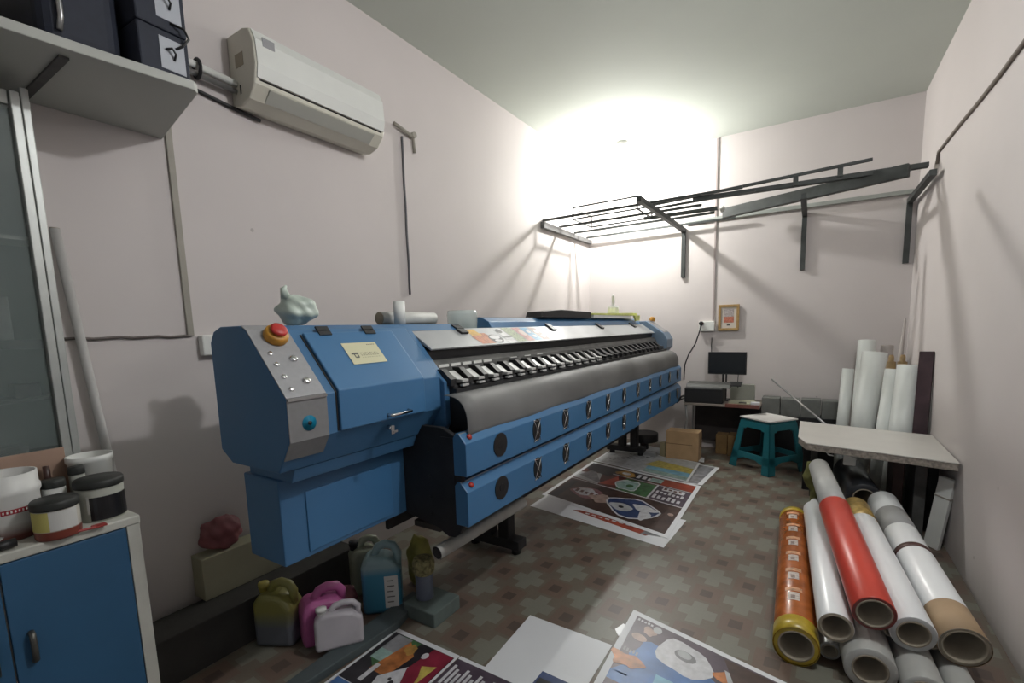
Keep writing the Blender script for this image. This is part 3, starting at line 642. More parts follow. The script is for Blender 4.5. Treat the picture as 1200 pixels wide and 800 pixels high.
def jug(x, y, z, a, w, d, h, m, mcap, label, tilt=0, lab=False, nm='jerrycan'):
    """rectangular jerrycan: body with sloping shoulder, loop handle, neck, cap; w across (local x), d thickness (local y)"""
    M_ = rotz(x, y, z, a, tilt)
    o = thing(nm, (x, y, z), label, 'jerrycan')
    b = MB(); sh_ = h*.62
    outline = [(-w/2, .0), (w/2, 0), (w/2, sh_), (w*.30, h*.80), (w*.10, h*.84), (-w*.34, h*.86), (-w/2, h*.70)]
    v0 = [b.bm.verts.new(M_ @ Vector((p[0], -d/2, p[1]))) for p in outline]; v1 = [b.bm.verts.new(M_ @ Vector((p[0], d/2, p[1]))) for p in outline]; b.mi(m)
    b.bm.faces.new(v0); b.bm.faces.new(v1[::-1])
    for i in range(7): b.bm.faces.new((v0[i], v1[i], v1[(i+1) % 7], v0[(i+1) % 7]))
    bo = b.build('body', o, min(w, d)*.2, 4)
    b = MB(); hp = [(w*.40, h*.66), (w*.42, h*.84), (w*.32, h*.95), (w*.12, h*.985), (-w*.06, h*.95), (-w*.14, h*.86), (-w*.14, h*.78)]
    b.tube([M_ @ Vector((p[0], 0, p[1])) for p in hp], d*.16, m, 12); b.build('handle', o)
    if mcap:
        b = MB(); b.lathe([(.02, 0), (.02, h*.07), (.024, h*.07), (.024, h*.15), (0, h*.15)], M_ @ Vector((-w*.34, 0, h*.82)), (M_ @ Vector((-w*.34, 0, 1)) - M_ @ Vector((-w*.34, 0, 0))), mcap, 18); b.build('cap', o)
    if lab:
        b = MB()
        q = [M_ @ Vector(p) for p in ((w*.08, -d/2-.001, h*.10), (w*.42, -d/2-.001, h*.10), (w*.42, -d/2-.001, h*.58), (w*.08, -d/2-.001, h*.58))]; b.face(q, mat('label_white', (.55, .55, .53), .5))
        for k in range(5):
            z_ = h*(.50-.08*k); b.face([M_ @ Vector(p) for p in ((w*.14, -d/2-.0016, z_), (w*(.30+.03*(k % 2)), -d/2-.0016, z_), (w*(.30+.03*(k % 2)), -d/2-.0016, z_+.006), (w*.14, -d/2-.0016, z_+.006))], INK)
        b.build('label_sheet', o)
    return o
JB = two_tone('blue_ink_jug', (.045, .20, .31), (.22, .33, .35), 'Z', .235, .02, .3)
jug(-1.86, 1.585, 0, .75, .20, .14, .36, JB, None, 'upright jerrycan holding light blue ink with white label', lab=True)
jug(-1.93, 1.275, 0, 1.15, .21, .14, .25, mat('pink_plastic', (.36, .09, .24), .35, 0, .08, 8), None, 'pink plastic jerrycan behind the white one')
jug(-1.775, 1.245, .03, .95, .21, .09, .19, mat('translucent_white', (.42, .40, .43), .35, 0, .08, 8), WHITEP, 'small whitish jerrycan lying slanted in front of the pink one', tilt=math.radians(-8))
YB_ = two_tone('yellow_ink_jug', (.10, .11, .13), (.20, .19, .055), 'Z', .14, .04, .35)
jug(-2.09, 1.15, 0, .5, .19, .13, .30, YB_, mat('yellow_cap', (.28, .24, .05), .5), 'tall jerrycan with yellow top standing nearest the cabinet, left of the pink one')
jug(-2.08, 1.66, 0, 1.0, .17, .13, .31, mat('pale_green_white', (.25, .27, .20), .4, 0, .1, 6), DARK, 'pale greenish jerrycan standing behind the blue one')
b = MB(); b.blob((-1.99, 1.44, .085), (.06, .06, .08), mat('maroon_bag', (.10, .02, .03), .6, 0, .4, 14), 15, .15, 3); tag(b.build('maroon_bag'), 'crumpled maroon bag between the pink and blue jerrycans', 'bag')
b = MB(); b.blob((-1.86, 1.86, .14), (.07, .07, .14), mat('yellow_bag', (.20, .19, .035), .5, 0, .3, 12), 9, .12, 3); tag(b.build('yellow_bag'), 'crumpled dull yellow bag behind the foam-topped bottle', 'bag')
tag(MB().box(-1.71, -1.50, 1.58, 1.78, 0, .075, mat('concrete_grey', (.10, .13, .12), .85, 0, .15, 10)).build('concrete_block', None, .006), 'flat grey block under the foam-topped bottle', 'block')
tag(MB().prism([(-1.76, .95), (-1.69, .95), (-1.655, 1.49), (-1.72, 1.73), (-1.79, 1.73)], 'z', 0, .04, mat('blue_grey_steel', (.075, .095, .10), .55, .3, .15, 8)).build('steel_channel', None, .004), 'low blue-grey steel strip on the floor in front of the jerrycans', 'strip')
fb = thing('foam_bottle', (-1.645, 1.675, .075), 'round grey-blue bottle with yellowish foam wrapped over its mouth', 'bottle')
MB().lathe([(0, 0), (.040, 0), (.045, .006), (.045, .15), (.04, .17), (.025, .19), (.025, .21), (0, .21)], (-1.645, 1.675, .075), (0, 0, 1), mat('grey_blue_bottle', (.13, .15, .20), .4, 0, .1, 10), 28).build('body', fb)
b = MB(); b.lathe([(.046, .135), (.056, .15), (.058, .19), (.050, .215), (.022, .222), (.016, .212), (0, .21)], (-1.645, 1.675, .075), (0, 0, 1), mat('old_foam', (.23, .21, .10), .95, 0, .6, 60, .6), 28); b.build('foam_wrap', fb)

# ------------------------------------------------------------------ printed sheets on the floor
def pm_(n, c, v=.25, s=14): return mat('print_'+n, c, .35, 0, v, s)
PR = dict(maroon=pm_('maroon', (.10, .028, .022)), brown=pm_('brown', (.055, .030, .024), .4, 9), black=pm_('black', (.018, .016, .02), .4, 12), red=pm_('red', (.30, .055, .03), .3, 8),
          white=pm_('white', (.50, .50, .52), .15, 30), green=pm_('green', (.05, .13, .05), .4, 16), mint=pm_('mint', (.25, .36, .33), .3, 20), navy=pm_('navy', (.03, .05, .13), .3, 12),
          gold=pm_('gold', (.34, .19, .05), .4, 20), blue=pm_('blue', (.05, .14, .34), .3, 8), sky=pm_('sky', (.16, .36, .48), .2, 12), pale=pm_('pale', (.38, .39, .40), .2, 12), orange=pm_('orange', (.36, .13, .04), .6, 14),
          rose=pm_('rose', (.24, .10, .11), .35, 8), skin=pm_('skin', (.34, .24, .20), .3, 20), yellow=pm_('yellow', (.42, .34, .08), .3, 24), grey=pm_('grey', (.20, .20, .21), .4, 12), wine=pm_('wine', (.20, .02, .04), .25, 12), plum=pm_('plum', (.075, .055, .075), .3, 10))
def sheet(name, quad, z, th, label, draw=None, group=None, m=PAPER, wav=0.):
    """a thin sheet on the floor; draw(P, D, T) adds printed areas in 0..1 coordinates"""
    q = [Vector((x, y, z)) for x, y in quad]; b = MB()
    def pt(u, v, o=0.): return (q[0]*(1-u)*(1-v)+q[1]*u*(1-v)+q[2]*u*v+q[3]*(1-u)*v) + Vector((0, 0, o))
    v0 = [b.bm.verts.new(p) for p in q]; v1 = [b.bm.verts.new(p+Vector((0, 0, th))) for p in q]; b.mi(m)
    b.bm.faces.new(v0[::-1]); b.bm.faces.new(v1)
    for i in range(4): b.bm.faces.new((v0[i], v0[(i+1) % 4], v1[(i+1) % 4], v1[i]))
    st = [0]
    def P(pts, c):
        st[0] += 1; b.face([pt(u, v, th+.00008+.00005*st[0]) for u, v in pts], PR[c])
    def R(u0, u1, v0_, v1_, c): P([(u0, v0_), (u1, v0_), (u1, v1_), (u0, v1_)], c)
    def D(u, v, ru, rv, c, n=18, a=0, wob=0): P([(u+ru*(1+wob*math.sin(3*k*2*PI/n+u*9))*math.cos(a+k*2*PI/n), v+rv*(1+wob*math.sin(4*k*2*PI/n+v*7))*math.sin(a+k*2*PI/n)) for k in range(n)], c)
    def T(u0, u1, v, h, n, c):     # a line of blurred small print
        for k in range(n):
            a = u0+(u1-u0)*k/n; w = (u1-u0)/n*.62
            R(a, a+w, v+h*.1*(k % 2), v+h*(1-.15*((k*7) % 3)), c)
    if draw: draw(P, R, D, T)
    return tag(b.build(name), label, 'printed sheet' if draw else 'sheet', group)
# large poster stack beside the machine (u runs away from the machine, v runs to the back)
sheet('paper_sheet', [(-1.90, 3.20), (-.76, 2.98), (-.73, 3.5), (-1.9, 3.6)], .001, .0008, 'white sheet with a red printed strip sticking out under the maroon poster',
      lambda P, R, D, T: (P([(.30, .34), (.86, .17), (.93, .42), (.34, .42)], 'red'), P([(.82, .18), (.94, .26), (.95, .42), (.84, .36)], 'grey'), T(.4, .8, .33, .05, 8, 'white')))
def d_main(P, R, D, T):
    R(.03, .97, .04, .965, 'maroon')
    R(.03, .97, .04, .49, 'brown'); R(.03, .97, .485, .497, 'white')
    D(.30, .28, .16, .10, 'rose', wob=.15); D(.27, .29, .11, .07, 'white', wob=.2); T(.18, .40, .25, .06, 5, 'maroon'); D(.42, .25, .09, .07, 'skin', wob=.3)
    D(.67, .25, .20, .16, 'white', wob=.12); D(.67, .25, .185, .145, 'navy', wob=.12); D(.60, .22, .09, .06, 'pale', wob=.1); D(.75, .30, .09, .05, 'white', wob=.2); D(.60, .22, .02, .02, 'black'); D(.78, .2, .04, .08, 'white', wob=.2)
    D(.93, .33, .02, .02, 'skin'); R(.05, .12, .05, .45, 'black')
    P([(.03, .52), (.28, .5), (.22, .75), (.03, .68)], 'pale'); P([(.05, .60), (.30, .52), (.12, .82)], 'grey'); P([(.28, .52), (.45, .58), (.36, .78)], 'red'); P([(.03, .78), (.30, .72), (.36, .96), (.03, .96)], 'black')
    R(.44, .70, .50, .78, 'green'); D(.50, .64, .10, .12, 'white', wob=.15); D(.50, .64, .09, .105, 'mint', wob=.15); D(.52, .63, .03, .035, 'green'); 
    R(.70, .715, .50, .80, 'white'); R(.715, .97, .50, .80, 'plum'); T(.73, .95, .53, .08, 6, 'white'); T(.73, .95, .64, .05, 7, 'white'); R(.76, .93, .71, .78, 'white'); T(.77, .92, .73, .04, 4, 'maroon')
    R(.30, .97, .795, .805, 'white'); R(.34, .60, .81, .955, 'black'); D(.40, .88, .09, .07, 'gold', wob=.2); D(.40, .88, .04, .03, 'white'); T(.50, .70, .84, .09, 4, 'white'); R(.72, .97, .81, .96, 'red'); R(.62, .72, .84, .93, 'mint')
sheet('printed_poster', [(-1.94, 3.47), (-.77, 3.12), (-.78, 4.33), (-1.95, 4.62)], .004, .0008, 'large maroon printed poster with white border on the floor beside the machine', d_main)
def d_map(P, R, D, T):
    R(.02, .98, .03, .97, 'pale'); R(.55, .98, .05, .38, 'sky'); P([(.5, .35), (.98, .38), (.98, .62), (.6, .7)], 'yellow'); R(.55, .98, .05, .2, 'mint')
    for k in range(9): T(.12+.03*k, .2+.05*k, .25+.07*k, .02, 2, 'black')
    T(.25, .55, .72, .03, 6, 'black'); T(.1, .5, .5, .03, 7, 'grey'); T(.15, .45, .15, .02, 6, 'grey')
sheet('printed_poster', [(-1.95, 4.66), (-.91, 4.39), (-.93, 5.08), (-1.95, 5.35)], .003, .0008, 'pale map-like printed sheet with yellow and blue area, behind the maroon poster', d_map)
sheet('paper_sheet', [(-1.95, 5.38), (-.90, 5.12), (-.93, 5.30), (-1.85, 5.66)], .002, .0008, 'plain light sheet edge farthest back in the poster row')
sheet('paper_sheet', [(-1.5, 4.3), (-.78, 4.37), (-.73, 5.0), (-1.4, 5.1)], .0005, .0008, 'grey-backed sheet sticking out under the pale map-like print', lambda P, R, D, T: R(.03, .94, .03, .97, 'grey'))
def d_a(P, R, D, T):    # u to the right, v to the back
    R(.035, .97, .0, .965, 'black')
    P([(.20, .96), (.48, .96), (.30, .62), (.12, .70)], 'green'); R(.10, .34, .80, .955, 'grey'); R(.10, .30, .70, .80, 'mint'); P([(.24, .62), (.50, .62), (.55, .84), (.34, .94)], 'orange'); D(.44, .88, .07, .05, 'gold', wob=.2)
    R(.04, .28, .28, .48, 'white'); R(.045, .275, .38, .475, 'blue'); R(.045, .275, .33, .38, 'sky'); T(.06, .26, .31, .05, 9, 'navy')
    R(.26, .32, .52, .68, 'white'); D(.40, .42, .07, .06, 'skin', wob=.2); D(.42, .46, .08, .03, 'black'); D(.40, .44, .04, .018, 'white'); D(.52, .32, .07, .06, 'skin', wob=.2); 
    D(.55, .26, .09, .09, 'white', wob=.2); P([(.42, .60), (.68, .80), (.80, .52), (.72, .30), (.55, .34)], 'white'); D(.62, .60, .03, .02, 'black'); T(.58, .70, .42, .05, 4, 'grey'); D(.57, .62, .02, .012, 'black')
    P([(.68, .96), (.965, .96), (.965, .62), (.80, .52), (.62, .74)], 'wine'); P([(.74, .80), (.90, .84), (.86, .62), (.82, .72)], 'yellow'); D(.66, .88, .04, .03, 'white')
    T(.10, .40, .18, .06, 9, 'skin'); T(.12, .36, .08, .05, 8, 'white'); D(.50, .12, .14, .11, 'pale', wob=.2); D(.46, .16, .05, .04, 'black')
sheet('printed_poster', [(-1.70, 1.00), (-1.20, .98), (-1.16, 1.515), (-1.655, 1.525)][:0] or [(-1.66, .80), (-1.27, .80), (-1.27, 1.49), (-1.66, 1.49)], .003, .0008, 'dark poster with blue and white panels at the bottom left, nearest the jerrycans', d_a)
def d_b(P, R, D, T):
    R(.0, .97, .62, .965, 'plum'); T(.04, .95, .68, .22, 14, 'white'); R(.0, .97, .0, .58, 'wine'); D(.42, .25, .30, .24, 'pale', wob=.1); D(.42, .25, .26, .2, 'sky', wob=.1); D(.34, .3, .12, .1, 'yellow', 12, 0, .3); D(.58, .3, .10, .1, 'grey', wob=.1); D(.3, .12, .12, .1, 'green', wob=.2)
sheet('printed_poster', [(-1.265, .95), (-.90, .95), (-.92, 1.49), (-1.265, 1.49)], .0035, .0008, 'narrow wine-coloured poster with a round picture, between dark poster and plain sheet', d_b)
sheet('paper_sheet', [(-1.12, 1.2), (-.71, 1.2), (-.71, 1.90), (-1.15, 1.91)], .0018, .0008, 'plain white sheet on the floor between the two rows of posters')
sheet('printed_poster', [(-.94, 1.1), (-.70, 1.1), (-.70, 1.62), (-.92, 1.63)], .0052, .0008, 'small black-printed sheet with white border on the plain white sheet', lambda P, R, D, T: (R(.08, .95, .0, .93, 'navy'), R(.12, .9, .2, .86, 'black'), T(.2, .6, .66, .08, 5, 'white')))
def d_c(P, R, D, T):
    R(.03, .62, .05, .965, 'plum'); P([(.15, .70), (.40, .60), (.60, .50), (.60, .62), (.60, .44), (.03, .44), (.03, .50)], 'blue'); R(.10, .60, .30, .62, 'blue'); D(.24, .70, .18, .11, 'blue', wob=.2)
    D(.275, .80, .115, .125, 'white', wob=.10); D(.28, .82, .045, .04, 'grey'); D(.275, .83, .03, .028, 'pale'); D(.11, .88, .03, .035, 'skin', wob=.2); D(.08, .80, .035, .028, 'skin'); D(.14, .92, .02, .03, 'pale')
    T(.04, .12, .93, .02, 5, 'white'); T(.04, .11, .66, .03, 5, 'grey'); D(.07, .60, .07, .05, 'orange', wob=.3)
    R(.20, .27, .50, .60, 'sky'); R(.29, .32, .46, .60, 'sky'); D(.37, .59, .02, .02, 'pale')
    D(.46, .80, .06, .05, 'orange', wob=.2); P([(.43, .86), (.52, .84), (.52, .78), (.45, .77)], 'pale'); D(.60, .80, .03, .05, 'skin'); P([(.42, .95), (.62, .95), (.62, .7), (.5, .68)], 'brown')
    D(.50, .52, .10, .10, 'sky', wob=.1); D(.52, .54, .06, .06, 'navy'); D(.45, .47, .035, .03, 'orange'); D(.55, .48, .03, .03, 'white'); D(.50, .60, .025, .02, 'skin'); R(.58, .62, .35, .62, 'sky')
    R(.03, .62, .355, .375, 'white')
    R(.03, .62, .0, .355, 'rose'); R(.10, .26, .05, .345, 'brown'); T(.05, .10, .2, .12, 5, 'pale'); D(.14, .22, .05, .04, 'pale', wob=.2); D(.16, .12, .07, .06, 'skin', wob=.2); D(.22, .08, .05, .1, 'orange', wob=.2)
    R(.27, .45, .05, .33, 'pale'); 
    for k in range(4): R(.29, .40, .08+.06*k, .115+.06*k, 'black')
    R(.46, .62, .05, .33, 'pale'); D(.52, .2, .06, .1, 'grey')
    R(.645, .97, .05, .965, 'white'); D(.76, .72, .02, .18, 'wine', a=.5); D(.72, .66, .045, .13, 'wine', 14, .4, .2); D(.80, .55, .03, .12, 'wine', a=.3); D(.90, .80, .02, .03, 'rose'); D(.88, .60, .05, .07, 'wine', wob=.3); D(.70, .86, .012, .02, 'rose'); D(.72, .40, .06, .1, 'grey', wob=.2); D(.84, .3, .08, .09, 'wine', wob=.3); D(.93, .5, .04, .1, 'wine')
sheet('printed_poster', [(-.68, 1.3), (.36, 1.3), (.36, 1.93), (-.71, 2.21)], .006, .0008, 'large blue and rose printed poster at the bottom centre, nearest the camera', d_c)
# small scrap
b = MB(); b.prism([(-.74, 2.02), (-.71, 1.98), (-.68, 2.0), (-.67, 2.06), (-.72, 2.08)], 'z', .0005, .002, VINYL); tag(b.build('plastic_scrap'), 'tiny clear scrap on the floor beside the blue and rose poster', 'scrap')

# ------------------------------------------------------------------ pile of vinyl rolls, lower right
def roll(name, p0, p1, r, m, label, cat='roll', bore=.55, mend=None, depth=.6, extra=None, grp='vinyl rolls piled on the floor at lower right'):
    p0, p1 = Vector(p0), Vector(p1); d = (p1-p0).normalized(); L_ = (p1-p0).length
    o = thing(name, tuple(p0), label, cat, grp)
    MB().lathe([(r*bore, .003), (r*.97, 0), (r, .004), (r, L_-.004), (r*.97, L_), (0, L_)], p0, d, m, 36, ms=[mend or m]*1+[m]*4).build('vinyl', o)
    MB().lathe([(0, depth), (r*bore-.001, depth), (r*bore-.001, .0), (r*bore+.006, -.002), (r*bore+.006, .006)], p0, d, CORE, 30).build('cardboard_core', o)
    if extra: extra(o, p0, d, r, L_)
    return o
def band(o, p0, d, r, a, c, m, name, up=.0012):
    MB().lathe([(r, 0), (r+up, 0), (r+up, c-a), (r, c-a)], p0+d*a, d, m, 36).build(name, o)
AMB = mat('amber_wrap', (.34, .095, .022), .22, 0, .3, 14); YW = mat('yellow_wrap', (.42, .30, .03), .3, 0, .2, 16)
def ex_amber(o, p0, d, r, L_):
    band(o, p0, d, r, -.002, .10, YW, 'yellow_end_band', .002); band(o, p0, d, r, L_-.06, L_, YW, 'yellow_end_band', .002)
    s = d.cross(Vector((0, 0, 1))).normalized(); up = s.cross(d)
    for k in range(6):
        c = p0+d*(.26+k*.205)
        b = MB()
        def arc(a0, a1, l0, l1, m, rr):
            n = 6
            for i in range(n):
                q0, q1 = a0+(a1-a0)*i/n, a0+(a1-a0)*(i+1)/n
                f = lambda a, l: c+d*l+rr*(math.cos(a)*up+math.sin(a)*s)
                b.face([f(q0, l0), f(q1, l0), f(q1, l1), f(q0, l1)], m)
        arc(-.38, .16, -.036, .036, mat('worn_label', (.48, .42, .38), .5, 0, .3, 90), r+.0015)
        arc(-.55, .30, .05, .085, mat('torn_tape', (.50, .26, .14), .4, 0, .5, 50), r+.001)
        arc(-.26, -.04, -.026, .008, mat('faded_mark', (.22, .16, .14), .5, 0, .5, 120), r+.002)
        b.build('label_sticker', o)
roll('vinyl_roll', (.0, 2.17, .087), (-.05, 3.64, .10), .085, AMB, 'amber film-wrapped roll with white stickers and yellow ends, leftmost of the pile', bore=.72, mend=YW, extra=ex_amber)
roll('vinyl_roll', (.135, 2.20, .200), (.065, 3.53, .222), .064, VINYL, 'slim white roll resting between the amber and the red roll', bore=.78, mend=CORE)
RED = mat('red_vinyl', (.52, .055, .035), .3, 0, .06, 5)
roll('vinyl_roll', (.255, 2.20, .300), (.150, 3.12, .395), .074, RED, 'bright red roll on top of the pile', bore=.74, mend=mat('dark_red_end', (.16, .03, .025), .5),
     extra=lambda o, p0, d, r, L_: MB().cyl(p0+d*(L_-.02), p0+d*(L_+.62), r*.93, mat('greyish_vinyl', (.42, .42, .41), .4, 0, .08, 5), r*.80, 30).build('inner_tube', o))
roll('vinyl_roll', (.387, 2.26, .222), (.265, 3.42, .305), .075, VINYL, 'white roll with gold band at its far end, right of the red roll', bore=.66, mend=mat('grey_end', (.42, .43, .43), .5),
     extra=lambda o, p0, d, r, L_: band(o, p0, d, r, L_-.22, L_+.002, mat('gold_wrap', (.36, .24, .07), .35, .2, .35, 40), 'gold_band'))
def ex_tan(o, p0, d, r, L_):
    band(o, p0, d, r, -.002, .20, mat('tan_core', (.36, .25, .15), .7, 0, .06, 8), 'tan_end_sleeve', .001)
    band(o, p0, d, r, .66, .70, mat('brown_tape', (.08, .035, .03), .4), 'brown_tape_band', .002); band(o, p0, d, r, .93, 1.16, mat('grey_patch', (.30, .30, .30), .5), 'grey_patch_band', .0012)
roll('vinyl_roll', (.548, 2.32, .188), (.43, 3.70, .28), .080, VINYL, 'white roll with tan end and brown tape band, rightmost by the wall', bore=.80, mend=MATS['tan_core'] if 'tan_core' in MATS else CORE, extra=ex_tan)
GV = mat('clear_film_roll', (.40, .40, .38), .3, 0, .06, 8)
roll('vinyl_roll', (.250, 2.15, .090), (.19, 3.3, .090), .088, GV, 'thick pale film roll on the floor below the red roll', bore=.62)
roll('vinyl_roll', (.124, 2.28, .042), (.06, 3.3, .042), .040, GV, 'thin roll on the floor between the amber and the thick pale roll', bore=.6)
roll('vinyl_roll', (.412, 2.13, .070), (.355, 3.2, .070), .069, GV, 'grey-white roll on the floor below the gold-banded roll', bore=.62)
roll('vinyl_roll', (.538, 2.18, .052), (.485, 3.2, .052), .050, GV, 'grey-white roll on the floor nearest the right wall', bore=.62)
roll('vinyl_roll', (.325, 2.32, .178), (.27, 3.0, .178), .024, GV, 'thin pale roll wedged behind between the red and gold-banded rolls', bore=.62)
roll('vinyl_roll', (.466, 2.36, .146), (.41, 3.0, .146), .022, CORE, 'thin brown tube wedged between the gold-banded and tan-ended rolls', bore=.62)
roll('vinyl_roll', (.34, 3.76, .27), (.29, 4.45, .27), .10, mat('black_vinyl', (.02, .022, .026), .3, 0, .1, 5), 'thick black roll lying behind the white rolls, under the table', bore=.6)
roll('white_tube', (.0, 3.78, .05), (.09, 4.25, .05), .035, VINYL, 'short thin white tube behind the slim white roll', bore=.8, cat='tube')
tag(MB().box(.22, .42, 3.80, 4.40, 0, .168, DARK).build('dark_crate', None, .004), 'dark crate under the thick black roll', 'crate')
b = MB(); b.blob((.07, 4.22, .25), (.07, .06, .12), mat('olive_cloth', (.16, .16, .05), .9, 0, .3, 12), 21, .15, 3); b.tube([(.07, 4.22, 0), (.07, 4.22, .2)], .03, MATS['olive_cloth']); tag(b.build('olive_cloth'), 'olive cloth bundle under the table behind the red roll', 'cloth')

# ------------------------------------------------------------------ white table slab on the right with things under it
tb = thing('work_table', (.36, 4.0, 0), 'low whitish board table against the right wall above the rolls', 'table')
TT = mat('table_laminate', (.50, .48, .45), .45, 0, .04, 5); EDG = mat('board_edge', (.24, .21, .18), .8, 0, .4, 60)
MB().prism([(-.05, 3.98), (.0, 3.80), (.755, 3.62), (.765, 4.42), (-.05, 4.62)], 'z', .555, .60, EDG).build('core_board', tb, .003)
MB().prism([(-.053, 3.98), (-.002, 3.797), (.757, 3.615), (.767, 4.423), (-.053, 4.623)], 'z', .600, .606, TT).build('top_laminate', tb)
for x, y in ((.73, 4.10), (.72, 4.35), (.06, 4.52)):
    MB().box(x-.025, x+.025, y-.025, y+.025, 0, .555, DGREY).build('leg', tb, .003)
b = MB()
for i, (u, v) in enumerate(((.02, .02), (.15, .05), (.22, .03))): b.tube([(.1+u, 3.80-v*.3, .553), (.11+u, 3.79-v*.3, .54), (.14+u, 3.785, .535)], .004, WHITEP, 6)
b.build('torn_edge', tb)
gp = MB().prism([(-.05, 4.63), (-.02, 4.88), (.06, 4.97), (.20, 4.93), (.26, 4.58), (.0, 4.60)], 'z', .45, .53, mat('grey_bowl', (.30, .32, .31), .5)).build('grey_tray', None, .03, 4); tag(gp, 'grey rounded tray beyond the left end of the low table', 'tray')
gp.location.z = .0; gp.location.z = .45
MB_ = MB(); MB_.box(-.02, .2, 4.66, 4.88, 0, .449, DARK); tag(MB_.build('dark_crate', None, .004), 'dark crate carrying the grey rounded tray', 'crate')
b = MB(); b.box(-.042, .042, -.014, .014, 0, .47, WHITEP, rotz(.70, 3.80, .02, -.75, 0) @ Matrix.Rotation(math.radians(7), 4, 'Y')); wtb = b.build('white_duct', None, .003); tag(wtb, 'white plastic duct piece standing below the table by the right wall', 'duct')
b = MB(); b.box(-.044, .044, -.016, .016, .34, .35, GR, rotz(.70, 3.80, .02, -.75, 0) @ Matrix.Rotation(math.radians(7), 4, 'Y')); b.build('joint', wtb)
wtb.location.z = 0
tag(MB().box(.50, .56, 3.95, 4.2, 0, .553, mat('dark_red_board', (.05, .025, .022), .6, 0, .3, 10)).build('dark_board', None, .003), 'dark red-brown board standing under the table', 'board')
tag(MB().box(.60, .66, 3.85, 4.2, 0, .553, DGREY).build('grey_board', None, .003), 'grey board standing under the table beside the dark one', 'board')
tag(MB().box(.22, .29, 3.86, 3.90, .46, .553, WHITEP).build('white_packet', None, .004), 'small white packet stuck below the table edge', 'packet')

# rolls standing in the corner
CW = mat('corner_roll_white', (.62, .64, .62), .4, 0, .04, 5)
def standing(x0, y0_, x1, y1_, h, r, m, label, r1=None, nm='vinyl_roll', g='rolls standing in the back right corner'):
    o = thing(nm, (x0, y0_, 0), label, 'roll', g)
    p0, p1 = Vector((x0, y0_, 0)), Vector((x1, y1_, h)); d = (p1-p0).normalized(); L_ = (p1-p0).length; r1 = r1 or r
    MB().lathe([(0, 0), (r, 0), (r1, L_), (r1*.6, L_+.001)], p0, d, m, 32).build('vinyl', o)
    MB().lathe([(r1*.6, L_+.002), (r1*.6, L_-.2), (0, L_-.2)], p0, d, CORE, 24).build('cardboard_core', o)
    return o
standing(.24, 5.0, .285, 5.1, 1.02, .045, CW, 'shortest slim white roll, leftmost in the corner')
standing(.36, 4.88, .46, 5.05, 1.165, .075, CW, 'tall thick white roll standing second from left in the corner', .09)
standing(.40, 5.30, .44, 5.55, 1.25, .07, CW, 'faint tall white roll standing behind the thick one')
standing(.50, 4.72, .580, 4.86, 1.04, .066, CW, 'white roll left of the widest roll in front of the dark strip')
standing(.585, 4.56, .655, 4.72, 1.085, .082, CW, 'white roll standing beside the dark strips')
standing(.55, 5.35, .60, 5.6, 1.20, .05, mat('beige_roll', (.38, .34, .32), .6, 0, .05, 5), 'dull beige-pink roll standing against the back wall')
for x, l in ((.585, 'left one'), (.665, 'right one')):
    b = MB(); b.lathe([(0, 0), (.035, 0), (.035, 1.08), (.02, 1.085), (.02, 1.12), (.014, 1.14), (0, 1.14)], (x, 5.16+ (x-.585)*.3, 0), (0, 0, 1), mat('brass_brown', (.30, .20, .09), .45, .1, .2, 12), 24); tag(b.build('brown_roll'), 'brownish-gold roll end peeping up behind the white rolls, '+l, 'roll', 'brownish rolls in the corner')
MB_ = MB(); MB_.prism([(.60, 5.5), (.72, 5.5), (.745, 5.6), (.735, 5.64)], 'z', 0, .2, MATS['beige_roll']); MB_.bm.free()
b = MB(); b.tube([(.66, 5.55, 0), (.70, 5.68, .8), (.735, 5.76, 1.45)], [.035, .03, .008], MATS['beige_roll'], 14); tag(b.build('tapered_tube'), 'long thin tapering tube leaning into the corner', 'tube')
def darkstrip(xa, ya, xb, yb, h, w, t, m, label):
    d = (Vector((xb, yb, h))-Vector((xa, ya, 0))); z = d.normalized(); x = Vector((.93, -.36, 0)); x = (x - z*x.dot(z)).normalized(); y = z.cross(x)
    M_ = Matrix((x, y, z)).transposed().to_4x4(); M_.translation = Vector((xa, ya, 0))
    tag(MB().box(-w/2, w/2, -t/2, t/2, 0, d.length, m, M_).build('dark_strip', None, .004), label, 'strip', 'dark strips standing in the corner')
darkstrip(.70, 4.47, .728, 4.60, 1.20, .085, .03, mat('dark_wood', (.045, .025, .03), .4, 0, .3, 10), 'glossy dark wine-brown strip standing tallest by the right wall')
darkstrip(.735, 4.80, .745, 4.86, 1.0, .04, .025, mat('dark_wood2', (.075, .045, .05), .4, 0, .3, 10), 'dark brown strip standing behind the tallest dark strip at the right wall')
# grey row of blocks and rod
tag(MB().box(-.41, .30, 5.56, 5.80, 0, .47, DARK).build('dark_chest', None, .004), 'dark low chest under the grey blocks by the back wall', 'chest')
for i in range(4):
    tag(MB().box(-.42+i*.178, -.25+i*.178, 5.56, 5.72, .471, .66-.005*(i % 2), mat('grey_block', (.16, .165, .155), .8, 0, .12, 12)).build('grey_block', None, .006), ['leftmost', 'second from left', 'third from left', 'rightmost'][i]+' of the square grey blocks in a row by the back wall', 'block', 'grey blocks by the back wall')
b = MB(); b.cyl((-.33, 5.5, .86), (.17, 4.75, .535), .009, STEEL, n=12); tag(b.build('metal_rod'), 'thin metal rod slanting from the back wall down to the grey tray', 'rod')

